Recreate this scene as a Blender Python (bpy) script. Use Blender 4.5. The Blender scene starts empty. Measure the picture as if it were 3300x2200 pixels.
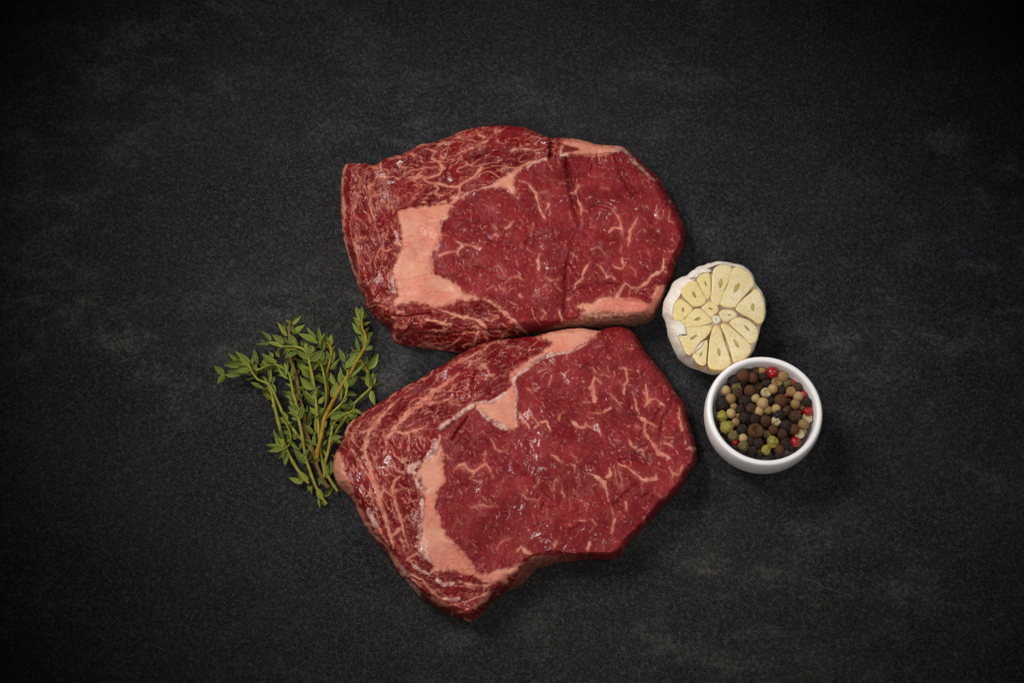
import bpy, math, random
import numpy as np
from mathutils import Vector, Matrix, noise as mnoise

# ------------------------------------------------------------------ camera, world, lamps
S = bpy.context.scene
COL = S.collection
TILT = math.radians(22.0)
LENS = 60.0
DIST = 0.66 * LENS / 36.0
cam = bpy.data.cameras.new("camera")
cam.lens = LENS
cam.sensor_width = 36.0
cam.clip_start = 0.05
cam.clip_end = 50
cam_o = bpy.data.objects.new("camera", cam)
CAM = Vector((0, -DIST * math.sin(TILT), DIST * math.cos(TILT)))
cam_o.location = CAM
cam_o.rotation_euler = (TILT, 0, 0)
COL.objects.link(cam_o)
S.camera = cam_o

w = bpy.data.worlds.new("World")
S.world = w
w.use_nodes = True
w.node_tree.nodes["Background"].inputs[0].default_value = (0.9, 0.92, 1.0, 1)
w.node_tree.nodes["Background"].inputs[1].default_value = 0.003


def spot(name, loc, aim, energy, color, radius, size, blend=1.0):
    l = bpy.data.lights.new(name, 'SPOT')
    l.energy = energy
    l.color = color
    l.shadow_soft_size = radius
    l.spot_size = math.radians(size)
    l.spot_blend = blend
    o = bpy.data.objects.new(name, l)
    o.location = loc
    d = Vector(aim) - Vector(loc)
    o.rotation_euler = d.to_track_quat('-Z', 'Y').to_euler()
    COL.objects.link(o)
    return o


# a bank of small softboxes, each aimed at the middle of the table and falling off before its edges
for lx, ly, lz in ((-0.95, 0.42, 1.20), (-0.62, 0.74, 1.22), (-0.68, 0.46, 1.38), (-0.98, 0.74, 1.05)):
    spot("key_lamp", (lx, ly, lz), (0.006, 0.0, 0), 23.5, (1.0, 0.97, 0.94), 0.12, 24.8)
for lx, ly, lz in ((-0.45, -0.85, 1.25), (0.05, -1.0, 1.25), (-0.20, -0.70, 1.42)):
    spot("front_lamp", (lx, ly, lz), (0.022, 0.004, 0), 12.0, (1.0, 0.97, 0.945), 0.13, 25.2)
for lx, ly, lz in ((0.85, 0.35, 1.25), (0.95, -0.15, 1.20)):
    spot("side_lamp", (lx, ly, lz), (0.012, 0.0, 0), 10.5, (0.97, 0.98, 1.0), 0.13, 25.2)

S.view_settings.view_transform = 'Standard'
S.view_settings.look = 'None'
S.view_settings.exposure = 0
S.view_settings.gamma = 1

# ------------------------------------------------------------------ helpers
FOC = LENS / 36.0 * 3300.0
CT, ST = math.cos(TILT), math.sin(TILT)


def unproj(px, py, z):
    """points of the place at height z seen at photo pixel (px, py)"""
    px = np.asarray(px, float)
    py = np.asarray(py, float)
    z = np.asarray(z, float)
    dx = (px - 1650.0) / FOC
    dy = -(py - 1100.0) / FOC
    wy = dy * CT + ST
    wz = dy * ST - CT
    t = (z - CAM.z) / wz
    return dx * t, CAM.y + wy * t, z + 0 * t


def P(px, py, z):
    x, y, zz = unproj(px, py, z)
    return Vector((float(x), float(y), float(zz)))


def crop(x0, y0, s):
    return lambda pts: [(x0 + s * p[0], y0 + s * p[1]) + tuple(q * s for q in p[2:]) for p in pts]


CS = 600 / 2352
A1, A2 = crop(1050, 380, CS), crop(1650, 380, CS)
A3, A4 = crop(1050, 750, CS), crop(1650, 750, CS)
A5 = crop(1400, 700, CS)
B1, B2 = crop(1050, 1020, CS), crop(1650, 1020, CS)
B3, B4 = crop(1050, 1400, CS), crop(1650, 1400, CS)
B5 = crop(1200, 1700, CS)
T1, T2 = crop(680, 980, 550 / 2331), crop(780, 1300, 450 / 2016)
G1 = crop(2110, 830, 390 / 1568)
W1 = crop(2250, 1130, 420 / 1568)

_rs = np.random.RandomState(7)
_ANG = _rs.rand(256, 256) * 2 * np.pi
_GX, _GY = np.cos(_ANG), np.sin(_ANG)


def pn(x, y, seed=0):
    """2-D gradient noise, about -0.7..0.7"""
    x = x + seed * 37.17
    y = y + seed * 91.73
    xi = np.floor(x).astype(int)
    yi = np.floor(y).astype(int)
    xf, yf = x - xi, y - yi
    u = xf * xf * xf * (xf * (xf * 6 - 15) + 10)
    v = yf * yf * yf * (yf * (yf * 6 - 15) + 10)

    def g(ix, iy, fx, fy):
        a, b = ix & 255, iy & 255
        return _GX[a, b] * fx + _GY[a, b] * fy
    n00 = g(xi, yi, xf, yf)
    n10 = g(xi + 1, yi, xf - 1, yf)
    n01 = g(xi, yi + 1, xf, yf - 1)
    n11 = g(xi + 1, yi + 1, xf - 1, yf - 1)
    return (n00 * (1 - u) + n10 * u) * (1 - v) + (n01 * (1 - u) + n11 * u) * v


def fbm(x, y, seed=0, o=3):
    r, a = 0, 1.0
    for i in range(o):
        r = r + a * pn(x * 2 ** i, y * 2 ** i, seed + i * 3)
        a *= 0.5
    return r


def sstep(a, b, x):
    t = np.clip((x - a) / (b - a), 0, 1)
    return t * t * (3 - 2 * t)


def inside(poly, X, Y):
    r = np.zeros(X.shape, bool)
    n = len(poly)
    for i in range(n):
        x1, y1 = poly[i][:2]
        x2, y2 = poly[(i + 1) % n][:2]
        if y1 == y2:
            continue
        c = ((y1 > Y) != (y2 > Y)) & (X < (x2 - x1) * (Y - y1) / (y2 - y1) + x1)
        r ^= c
    return r


def seg_dist(X, Y, a, b):
    dx, dy = b[0] - a[0], b[1] - a[1]
    L = dx * dx + dy * dy + 1e-9
    t = np.clip(((X - a[0]) * dx + (Y - a[1]) * dy) / L, 0, 1)
    return np.hypot(X - a[0] - t * dx, Y - a[1] - t * dy), t


def poly_sd(poly, X, Y):
    """signed distance, positive inside"""
    d = np.full(X.shape, 1e9)
    n = len(poly)
    for i in range(n):
        dd, _ = seg_dist(X, Y, poly[i], poly[(i + 1) % n])
        d = np.minimum(d, dd)
    return np.where(inside(poly, X, Y), d, -d)


def bbox_slice(XS, YS, pts, m):
    xs = [p[0] for p in pts]
    ys = [p[1] for p in pts]
    i0, i1 = np.searchsorted(XS, [min(xs) - m, max(xs) + m])
    j0, j1 = np.searchsorted(YS, [min(ys) - m, max(ys) + m])
    return slice(j0, j1), slice(i0, i1)


def stroke(XS, YS, X, Y, pts, soft, out, wk=1.0):
    """max-blend a tapered stroke (x, y, width) into out"""
    pts = [p if len(p) > 2 else (p[0], p[1], 6.0) for p in pts]
    sl = bbox_slice(XS, YS, pts, max(p[2] for p in pts) + 3 * soft + 8)
    x, y = X[sl], Y[sl]
    if x.size == 0:
        return
    best = np.full(x.shape, -1e9)
    rag = 1.0
    if wk != 1.0:
        rag = 1.0 + 0.9 * pn(x / 19, y / 19, 501) + 0.5 * pn(x / 7, y / 7, 502)
    if len(pts) == 1:
        pts = [pts[0], (pts[0][0] + 0.5, pts[0][1], pts[0][2])]
    for a, b in zip(pts[:-1], pts[1:]):
        d, t = seg_dist(x, y, a, b)
        best = np.maximum(best, (a[2] * (1 - t) + b[2] * t) * wk * 0.5 * rag - d)
    out[sl] = np.maximum(out[sl], sstep(-soft, soft, best))


def mesh_np(name, verts, quads, mat, parent=None, attrs=None, normals=None, smooth=True):
    me = bpy.data.meshes.new(name)
    nv, nf = len(verts), len(quads)
    k = quads.shape[1]
    me.vertices.add(nv)
    me.vertices.foreach_set("co", np.asarray(verts, np.float32).ravel())
    me.loops.add(nf * k)
    me.loops.foreach_set("vertex_index", np.asarray(quads, np.int32).ravel())
    me.polygons.add(nf)
    me.polygons.foreach_set("loop_start", np.arange(nf, dtype=np.int32) * k)
    me.polygons.foreach_set("loop_total", np.full(nf, k, np.int32))
    me.update(calc_edges=True)
    me.polygons.foreach_set("use_smooth", np.full(nf, smooth))
    for an, av in (attrs or {}).items():
        a = me.attributes.new(an, 'FLOAT', 'POINT')
        a.data.foreach_set("value", np.asarray(av, np.float32))
    if normals is not None:
        me.normals_split_custom_set_from_vertices([tuple(v) for v in normals])
    me.materials.append(mat)
    o = bpy.data.objects.new(name, me)
    COL.objects.link(o)
    if parent:
        o.parent = parent
    return o


def mesh_py(name, verts, faces, mat, parent=None, smooth=True, attrs=None, mats=None):
    me = bpy.data.meshes.new(name)
    me.from_pydata([tuple(v) for v in verts], [], faces)
    me.polygons.foreach_set("use_smooth", [smooth] * len(me.polygons))
    for an, av in (attrs or {}).items():
        a = me.attributes.new(an, 'FLOAT', 'POINT')
        a.data.foreach_set("value", np.asarray(av, np.float32))
    me.materials.append(mat)
    me.update()
    o = bpy.data.objects.new(name, me)
    COL.objects.link(o)
    if parent:
        o.parent = parent
    return o


def thing(name, loc, label, cat, group=None):
    o = bpy.data.objects.new(name, None)
    o.empty_display_size = 0.01
    o.location = loc
    COL.objects.link(o)
    return tag(o, label, cat, group)


def tag(o, label, cat, group=None):
    o["label"] = label
    o["category"] = cat
    if group:
        o["group"] = group
    return o


class NT:
    def __init__(self, name):
        self.m = bpy.data.materials.new(name)
        self.m.use_nodes = True
        self.t = self.m.node_tree
        self.b = self.t.nodes["Principled BSDF"]

    def n(self, typ, **kw):
        nd = self.t.nodes.new(typ)
        for k, v in kw.items():
            if k == "inp":
                for i, val in v.items():
                    if hasattr(val, "is_output"):
                        self.t.links.new(val, nd.inputs[i])
                    else:
                        nd.inputs[i].default_value = val
            else:
                setattr(nd, k, v)
        return nd

    def link(self, a, b):
        self.t.links.new(a, b)

    def attr(self, name):
        return self.n('ShaderNodeAttribute', attribute_name=name).outputs['Fac']

    def coord(self, scale=(1, 1, 1), which='Object'):
        tc = self.n('ShaderNodeTexCoord')
        mp = self.n('ShaderNodeMapping', inp={0: tc.outputs[which], 3: scale})
        return mp.outputs[0]

    def noise(self, vec, scale, detail=3, rough=0.55, dist=0.0):
        nd = self.n('ShaderNodeTexNoise', inp={'Vector': vec, 'Scale': scale, 'Detail': detail, 'Roughness': rough, 'Distortion': dist})
        return nd.outputs['Fac']

    def ramp(self, fac, a, b, lo=0.0, hi=1.0):
        nd = self.n('ShaderNodeMapRange', interpolation_type='SMOOTHSTEP', inp={0: fac, 1: a, 2: b, 3: lo, 4: hi})
        return nd.outputs[0]

    def mix(self, f, a, b, blend='MIX'):
        nd = self.n('ShaderNodeMix', data_type='RGBA', blend_type=blend)
        for i, v in ((0, f), (6, a), (7, b)):
            if hasattr(v, "is_output"):
                self.link(v, nd.inputs[i])
            else:
                nd.inputs[i].default_value = v if i == 0 else (tuple(v) + (1,) if len(v) == 3 else v)
        return nd.outputs[2]

    def math(self, op, a, b=0.0):
        nd = self.n('ShaderNodeMath', operation=op, inp={0: a, 1: b})
        return nd.outputs[0]

    def set(self, **kw):
        for k, v in kw.items():
            k = k.replace("_", " ")
            if hasattr(v, "is_output"):
                self.link(v, self.b.inputs[k])
            else:
                self.b.inputs[k].default_value = v if not (isinstance(v, tuple) and len(v) == 3) or k == "Subsurface Radius" else v + (1,)
        return self

    def bump(self, h, strength=0.3, dist=0.001):
        nd = self.n('ShaderNodeBump', inp={'Height': h, 'Strength': strength, 'Distance': dist})
        self.link(nd.outputs[0], self.b.inputs['Normal'])


# ------------------------------------------------------------------ table top
def mat_table():
    m = NT("dark_slate")
    tc = m.n('ShaderNodeTexCoord')
    v = m.n('ShaderNodeMapping', inp={0: tc.outputs['Object'], 1: (3.1, 1.7, 0.9), 2: (0.61, 0.47, 0.83)}).outputs[0]
    vs = m.n('ShaderNodeMapping', inp={0: tc.outputs['Object'], 1: (1.3, 0.4, 0.23), 3: (0.6, 1.0, 1.0)}).outputs[0]
    vs = m.n('ShaderNodeMapping', inp={0: vs, 2: (0.4, 0.3, 0.0)}).outputs[0]
    big = m.noise(v, 6, 4, 0.6)
    streak = m.noise(vs, 30, 11, 0.80, 0.3)
    speck = m.noise(v, 420, 4, 0.9)
    grain = m.noise(v, 1700, 1, 0.7)
    wear = m.math('MULTIPLY', m.ramp(streak, 0.46, 0.66), m.ramp(big, 0.36, 0.64))
    tint = m.ramp(m.noise(v, 4.1, 3), 0.38, 0.62)
    base = m.mix(tint, (0.0078, 0.0082, 0.0108), (0.0102, 0.0092, 0.0082))
    base = m.mix(m.ramp(m.noise(v, 16, 5, 0.65), 0.32, 0.66), m.mix(0.45, base, (0, 0, 0)), base)
    spc = m.mix(m.ramp(m.noise(v, 330, 1), 0.40, 0.60), (0.038, 0.042, 0.057), (0.058, 0.051, 0.040))
    c = m.mix(m.ramp(speck, 0.48, 0.68, 0, 0.85), base, spc)
    c = m.mix(m.ramp(grain, 0.52, 0.70, 0, 0.6), c, (0.088, 0.086, 0.088))
    c = m.mix(m.math('MULTIPLY', wear, m.ramp(speck, 0.40, 0.60, 0.15, 0.85)), c, m.mix(tint, (0.072, 0.076, 0.085), (0.088, 0.080, 0.067)))
    m.set(Base_Color=c, Roughness=0.85, Specular_IOR_Level=0.10)
    m.bump(speck, 0.08, 0.0003)
    return m.m


tb = mesh_py("table", [(-1.6, -1.6, 0), (1.6, -1.6, 0), (1.6, 1.6, 0), (-1.6, 1.6, 0)], [(0, 1, 2, 3)], mat_table(), smooth=False)
tb["kind"] = "structure"


# ------------------------------------------------------------------ steaks
def mat_steak():
    m = NT("raw_beef")
    v = m.coord()
    fat, grey, tone, age = m.attr("fat"), m.attr("grey"), m.attr("tone"), m.attr("brown")
    n1 = m.noise(v, 46, 2, 0.55)
    n2 = m.noise(v, 420, 3, 0.6)
    n3 = m.noise(v, 1500, 2, 0.6)
    eye = m.mix(m.ramp(n1, 0.34, 0.66), (0.172, 0.0062, 0.0112), (0.285, 0.0215, 0.0265))
    cap = m.mix(m.ramp(n1, 0.34, 0.66), (0.135, 0.0030, 0.0062), (0.240, 0.0080, 0.0118))
    meat = m.mix(tone, eye, cap)
    warp = m.n('ShaderNodeVectorMath', operation='ADD', inp={0: v, 1: m.n('ShaderNodeVectorMath', operation='SCALE', inp={0: m.n('ShaderNodeTexNoise', inp={'Vector': v, 'Scale': 210.0, 'Detail': 2.0}).outputs['Color'], 'Scale': 0.0045}).outputs[0]}).outputs[0]
    warp = m.n('ShaderNodeMapping', inp={0: warp, 2: (0.2, 0.1, 0.9), 3: (1.0, 0.62, 1.0)}).outputs[0]
    fas = m.n('ShaderNodeTexVoronoi', feature='DISTANCE_TO_EDGE', inp={'Vector': warp, 'Scale': 330.0}).outputs['Distance']
    cel = m.n('ShaderNodeTexVoronoi', feature='F1', inp={'Vector': warp, 'Scale': 330.0}).outputs['Color']
    cel = m.n('ShaderNodeSeparateColor', inp={0: cel}).outputs[0]
    meat = m.mix(m.math('MULTIPLY', cel, 0.34), meat, m.mix(tone, (0.125, 0.0070, 0.0082), (0.100, 0.0026, 0.0042)))
    meat = m.mix(m.ramp(fas, 0.0, 0.16, 0.38, 0.0), meat, (0.085, 0.0040, 0.0065))
    meat = m.mix(m.ramp(n2, 0.46, 0.76, 0, 0.30), meat, m.mix(tone, (0.32, 0.062, 0.054), (0.26, 0.030, 0.028)))
    meat = m.mix(m.ramp(n3, 0.63, 0.74, 0, 0.28), meat, (0.46, 0.15, 0.12))
    fbase = m.mix(m.ramp(m.noise(v, 60, 4, 0.6), 0.36, 0.66), (0.62, 0.275, 0.182), (0.55, 0.175, 0.120))
    fbase = m.mix(m.ramp(m.noise(v, 28, 3, 0.6), 0.40, 0.64), fbase, m.mix(0.5, fbase, (0.62, 0.165, 0.110)))
    fbase = m.mix(m.ramp(n2, 0.46, 0.80, 0, 0.45), fbase, (0.70, 0.385, 0.262))
    fbase = m.mix(m.ramp(n3, 0.60, 0.72, 0, 0.25), fbase, (0.55, 0.20, 0.13))
    sv = m.n('ShaderNodeMapping', inp={0: v, 2: (0.3, 0.2, 0.55), 3: (1.0, 4.2, 1.0)}).outputs[0]
    stk = m.noise(sv, 55, 4, 0.65, 0.6)
    fbase = m.mix(m.ramp(stk, 0.56, 0.70, 0, 0.55), fbase, (0.52, 0.125, 0.085))
    fbase = m.mix(m.ramp(stk, 0.30, 0.42, 0.4, 0), fbase, (0.74, 0.44, 0.31))
    gcol = m.mix(m.ramp(m.noise(v, 150, 3), 0.38, 0.62), (0.34, 0.145, 0.135), (0.66, 0.39, 0.31))
    gcol = m.mix(m.ramp(n2, 0.46, 0.68, 0, 0.5), gcol, (0.70, 0.47, 0.39))
    c = m.mix(fat, meat, m.mix(m.ramp(fat, 0.35, 0.85), (0.56, 0.200, 0.130), fbase))
    c = m.mix(m.math('MULTIPLY', grey, m.ramp(n2, 0.34, 0.54, 0.30, 0.92)), c, gcol)
    c = m.mix(age, c, m.mix(m.ramp(n2, 0.35, 0.65), (0.22, 0.068, 0.045), (0.46, 0.22, 0.145)))
    r = m.ramp(fat, 0, 1, 0.27, 0.42)
    m.set(Base_Color=c, Roughness=m.math('ADD', r, 0.16), Specular_IOR_Level=0.13)
    m.set(Subsurface_Weight=0.10, Subsurface_Radius=(0.9, 0.25, 0.18), Subsurface_Scale=0.0015)
    h = m.math('ADD', m.math('ADD', m.math('MULTIPLY', n2, 0.7), m.math('MULTIPLY', n3, 0.22)), m.math('MULTIPLY', m.ramp(fas, 0.0, 0.3), m.ramp(fat, 0.1, 0.5, 0.55, 0.0)))
    m.bump(h, 0.20, 0.0008)
    wet = m.noise(v, 92, 1, 0.35)
    cb = m.n('ShaderNodeBump', inp={'Height': wet, 'Strength': 0.7, 'Distance': 0.0033})
    m.link(cb.outputs[0], m.b.inputs['Coat Normal'])
    m.set(Coat_Weight=m.math('MULTIPLY', m.math('MULTIPLY', m.ramp(m.noise(v, 40, 2, 0.5), 0.50, 0.60), m.ramp(fat, 0.2, 0.9, 1.0, 0.25)), 0.60), Coat_Roughness=0.10, Coat_IOR=1.4)
    return m.m


BEEF = mat_steak()


def steak(root, OUT, H, parts, fat_polys, fat_lines, lean_polys, grey_lines, grooves, bumps, browns, eye_poly, dirs, seed, step=2.2):
    """relief of a steak: OUT lists (x, y, edge height m, band px)"""
    xs0, xs1 = min(p[0] for p in OUT) - 6, max(p[0] for p in OUT) + 6
    ys0, ys1 = min(p[1] for p in OUT) - 6, max(p[1] for p in OUT) + 6
    # densify the outline and roughen it a little
    dense = []
    n = len(OUT)
    for i in range(n):
        a, b = OUT[i], OUT[(i + 1) % n]
        L = math.hypot(b[0] - a[0], b[1] - a[1])
        k = max(1, int(L / 9))
        for j in range(k):
            t = j / k
            dense.append([a[q] * (1 - t) + b[q] * t for q in range(4)])
    D = np.array(dense)
    D[:, 0] += 1.6 * pn(D[:, 0] / 11, D[:, 1] / 11, seed + 1)
    D[:, 1] += 1.6 * pn(D[:, 0] / 11, D[:, 1] / 11, seed + 2)
    for _ in range(5):
        D[:, 2:] = (D[:, 2:] + np.roll(D[:, 2:], 1, 0) + np.roll(D[:, 2:], -1, 0)) / 3
    for _ in range(1):
        D[:, :2] = (2 * D[:, :2] + np.roll(D[:, :2], 1, 0) + np.roll(D[:, :2], -1, 0)) / 4
    poly = [tuple(r) for r in D]
    XS = np.arange(xs0, xs1, step)
    YS = np.arange(ys0, ys1, step)
    X, Y = np.meshgrid(XS, YS)
    ins = inside(poly, X, Y)
    # nearest outline point
    best = np.full(X.shape, 1e9)
    ze = np.zeros(X.shape)
    wb = np.ones(X.shape)
    nx, ny = X.copy(), Y.copy()
    m = len(poly)
    for i in range(m):
        a, b = poly[i], poly[(i + 1) % m]
        sl = bbox_slice(XS, YS, (a, b), 125)
        d, t = seg_dist(X[sl], Y[sl], a, b)
        k = d < best[sl]
        best[sl] = np.where(k, d, best[sl])
        ze[sl] = np.where(k, a[2] * (1 - t) + b[2] * t, ze[sl])
        wb[sl] = np.where(k, a[3] * (1 - t) + b[3] * t, wb[sl])
        nx[sl] = np.where(k, a[0] + t * (b[0] - a[0]), nx[sl])
        ny[sl] = np.where(k, a[1] + t * (b[1] - a[1]), ny[sl])
    cell = ins[:-1, :-1] & ins[1:, :-1] & ins[:-1, 1:] & ins[1:, 1:]
    used = np.zeros(X.shape, bool)
    full = np.ones(X.shape, bool)
    for dj in (0, 1):
        for di in (0, 1):
            used[dj:X.shape[0] - 1 + dj, di:X.shape[1] - 1 + di] |= cell
    cnt = np.zeros(X.shape, int)
    for dj in (0, 1):
        for di in (0, 1):
            cnt[dj:X.shape[0] - 1 + dj, di:X.shape[1] - 1 + di] += cell
    edge = used & (cnt < 4)
    PX = np.where(edge, nx, X)
    PY = np.where(edge, ny, Y)
    best = np.where(edge, 0, best)
    # ---- what is fat, membrane, lean
    Xw = PX + 4.2 * pn(PX / 17, PY / 17, seed + 3) + 1.8 * pn(PX / 6, PY / 6, seed + 4)
    Yw = PY + 4.2 * pn(PX / 17, PY / 17, seed + 5) + 1.8 * pn(PX / 6, PY / 6, seed + 6)
    Xs = PX + 9 * pn(PX / 30, PY / 30, seed + 7) + 4 * pn(PX / 9, PY / 9, seed + 8)
    Ys = PY + 9 * pn(PX / 30, PY / 30, seed + 9) + 4 * pn(PX / 9, PY / 9, seed + 10)
    eye_sd = poly_sd(eye_poly, PX, PY)
    eye = sstep(-6, 6, eye_sd)
    lines = np.zeros(X.shape)
    for p in fat_lines:
        stroke(XS, YS, Xw, Yw, p, 2.4, lines, 0.76)
    Xm = PX + 5 * pn(PX / 21, PY / 21, seed + 80) + 3.0 * pn(PX / 7, PY / 7, seed + 81)
    Ym = PY + 5 * pn(PX / 21, PY / 21, seed + 82) + 3.0 * pn(PX / 7, PY / 7, seed + 83)
    halo = np.zeros(X.shape)
    for p in fat_lines:
        stroke(XS, YS, Xs, Ys, [(q[0], q[1], (q[2] if len(q) > 2 else 6) + 9) for q in p], 7, halo, 0.9)
    # procedural marbling
    def ridge(x, y, s, width):
        v = np.abs(pn(x, y, s))
        wv = width * np.clip(0.75 + 1.3 * pn(x * 1.7, y * 1.7, s + 5), 0.12, 1.9)
        return sstep(wv, wv * 0.35, v)

    def aniso(ang, sx, sy, s, width, keep_scale, lo, hi):
        c, sn = math.cos(ang), math.sin(ang)
        u = (Xm * c + Ym * sn)
        v = (-Xm * sn + Ym * c)
        r = ridge(u / sx, v / sy, s, width)
        k = pn(u / (keep_scale * sx / sy), v / keep_scale, s + 11)
        return r * sstep(lo, hi, k)
    em = np.zeros(X.shape)
    em = np.maximum(em, 0.75 * aniso(1.15, 44, 30, seed + 20, 0.050, 24, 0.18, 0.30))

    def dash(ang, L, W, s_, lo, hi, dens_scale, dl, dh):
        c, sn = math.cos(ang), math.sin(ang)
        u, v = Xm * c + Ym * sn, -Xm * sn + Ym * c
        return sstep(lo, hi, pn(u / L, v / W, s_)) * sstep(dl, dh, pn(PX / dens_scale, PY / dens_scale, s_ + 9))
    em = np.maximum(em, 0.95 * dash(1.2, 17, 6.5, seed + 24, 0.34, 0.50, 38, -0.05, 0.22))
    em = np.maximum(em, 0.80 * dash(0.5, 15, 6.0, seed + 27, 0.36, 0.52, 44, 0.0, 0.25))
    em = np.maximum(em, 0.80 * dash(1.7, 10, 5.0, seed + 34, 0.36, 0.52, 30, 0.0, 0.25))
    em = np.maximum(em, 0.70 * dash(0.9, 26, 7.5, seed + 37, 0.38, 0.54, 50, 0.0, 0.22))
    dots = sstep(0.40, 0.54, pn(Xw / 6.5, Yw / 9, seed + 31)) * sstep(-0.1, 0.25, pn(PX / 60, PY / 60, seed + 32))
    em = np.maximum(em, 0.75 * dots)
    cm = np.zeros(X.shape)
    for (mask_poly, ang, dens) in dirs:
        mk = sstep(-40, 40, poly_sd(mask_poly, PX, PY))
        f = np.zeros(X.shape)
        f = np.maximum(f, aniso(ang, 78, 27, seed + 40, 0.075 * dens, 34, -0.14, 0.08))
        f = np.maximum(f, 0.92 * aniso(ang + 0.2, 46, 15, seed + 44, 0.085 * dens, 22, -0.06, 0.14))
        f = np.maximum(f, 0.8 * aniso(ang - 0.25, 26, 9, seed + 48, 0.11 * dens, 16, 0.0, 0.18))
        cm = np.maximum(cm, f * mk)
    marb = em * eye + cm * (1 - eye)
    thin = np.zeros(X.shape)
    for p in fat_lines:
        if max((q[2] if len(q) > 2 else 6) for q in p) > 9.5:
            stroke(XS, YS, Xw, Yw, p, 5.0, thin, 0.7)
    lines = lines * np.clip(0.95 + 0.9 * pn(PX / 23, PY / 23, seed + 92), 0.45, 1.0)
    fat = np.maximum(np.maximum(lines * (0.68 + 0.30 * thin), marb * 0.74), 0.17 * halo * (0.6 + 0.8 * pn(PX / 24, PY / 24, seed + 84)))
    region = np.where(eye > 0.5, 0, 1)
    pm_all = np.zeros(X.shape)
    names = [parts[0], parts[1]]
    for (nm, pl, raise_) in fat_polys:
        sl = bbox_slice(XS, YS, pl, 25)
        sd = poly_sd(pl, Xw[sl], Yw[sl])
        f = sstep(-9.0, 6.0, sd + 8 * pn(PX[sl] / 15, PY[sl] / 15, seed + 90) + 5 * pn(PX[sl] / 6, PY[sl] / 6, seed + 91))
        fat[sl] = np.maximum(fat[sl], f)
        pm_all[sl] = np.maximum(pm_all[sl], sstep(-2, 16, sd) * raise_)
        names.append(nm)
        region[sl] = np.where(f > 0.5, len(names) - 1, region[sl])
    for pl in lean_polys:
        sl = bbox_slice(XS, YS, pl, 25)
        f = sstep(-4, 4, poly_sd(pl, Xs[sl], Ys[sl]))
        fat[sl] *= 1 - 0.93 * f
    grey = np.zeros(X.shape)
    for p in grey_lines:
        stroke(XS, YS, Xw, Yw, p, 2.6, grey)
    brown = np.zeros(X.shape)
    for pl, a in browns:
        sl = bbox_slice(XS, YS, pl, 40)
        brown[sl] = np.maximum(brown[sl], a * sstep(-9, 12, poly_sd(pl, Xs[sl], Ys[sl])))
    # veins run a little red inside the big fat pieces
    redl = sstep(0.035, 0.0, np.abs(pn(Xs / 60, Ys / 48, seed + 60))) * sstep(0.0, 0.25, pn(PX / 70, PY / 70, seed + 61))
    fat = np.where(region >= 2, fat * (1 - 0.42 * redl), fat)
    # ---- height
    t = np.clip(best / wb, 0, 1)
    prof = 1 - (1 - t) ** 2.2
    z = ze + (H - ze) * prof
    inner = sstep(0, 30, best)
    z += inner * (0.0016 * pn(PX / 150, PY / 150, seed + 70) + 0.0016 * pn(PX / 70, PY / 58, seed + 71))
    z += inner * (0.00036 * pn(Xs / 28, Ys / 24, seed + 72) + 0.00009 * pn(Xw / 11, Yw / 9, seed + 73)) * (1 - 0.6 * np.clip(pm_all, 0, 1))
    wr = np.abs(pn(Xs / 46, Ys / 34, seed + 74))
    z -= inner * (0.0010 - 0.0003 * eye) * sstep(0.10, 0.0, wr) * sstep(-0.05, 0.25, pn(PX / 110, PY / 110, seed + 75)) * (1 - np.clip(pm_all, 0, 1))
    lf = np.clip(fat, 0, 1)
    z += inner * 0.00022 * lf + 0.0007 * inner * pm_all
    z += inner * 0.00025 * grey
    gv = np.zeros(X.shape)
    for (p, depth, soft) in grooves:
        g = np.zeros(X.shape)
        stroke(XS, YS, Xw, Yw, p, soft, g)
        gv = np.maximum(gv, g * depth)
    for (p, hh, soft) in bumps:
        g = np.zeros(X.shape)
        stroke(XS, YS, Xw, Yw, p, soft, g)
        z += g * hh
    z -= gv * sstep(0, 20, best)
    # coarse lumps on the side walls
    z += (1 - t) * sstep(0, 10, best) * (0.0030 * pn(Xs / 38, Ys / 17, seed + 76) + 0.0014 * pn(Xs / 18, Ys / 8, seed + 77))
    z = np.maximum(z, 0.0004)
    wx, wy, wz = unproj(PX, PY, z)
    V = np.stack([wx, wy, wz], -1)
    # vertex normals of the whole relief
    du = np.zeros_like(V)
    dv = np.zeros_like(V)
    du[:, 1:-1] = V[:, 2:] - V[:, :-2]
    dv[1:-1] = V[2:] - V[:-2]
    N = np.cross(dv, du)
    N /= np.linalg.norm(N, axis=-1, keepdims=True) + 1e-12
    idx = np.arange(X.size).reshape(X.shape)
    q = np.stack([idx[:-1, :-1], idx[1:, :-1], idx[1:, 1:], idx[:-1, 1:]], -1)
    creg = region[:-1, :-1]
    Vf, Nf = V.reshape(-1, 3), N.reshape(-1, 3)
    at = {"fat": fat.ravel(), "grey": grey.ravel(), "tone": (1 - eye).ravel(), "brown": brown.ravel()}
    for r, nm in enumerate(names):
        qq = q[cell & (creg == r)]
        if len(qq) == 0:
            continue
        u, inv = np.unique(qq, return_inverse=True)
        mesh_np(nm, Vf[u], inv.reshape(qq.shape), BEEF, root, {k: v_[u] for k, v_ in at.items()}, Nf[u])
    # underside: from the rim straight down to the table, closed below
    qq = q[cell]
    e = np.concatenate([qq[:, [0, 1]], qq[:, [1, 2]], qq[:, [2, 3]], qq[:, [3, 0]]])
    key = e.min(1).astype(np.int64) * X.size + e.max(1)
    uq, first, c = np.unique(key, return_index=True, return_counts=True)
    be = e[first[c == 1]]
    u, inv = np.unique(be, return_inverse=True)
    inv = inv.reshape(be.shape)
    top = Vf[u]
    cen = top.mean(0)
    mid = top.copy()
    mid[:, 2] *= 0.45
    low = top.copy()
    low[:, 2] = 0.0002
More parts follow.
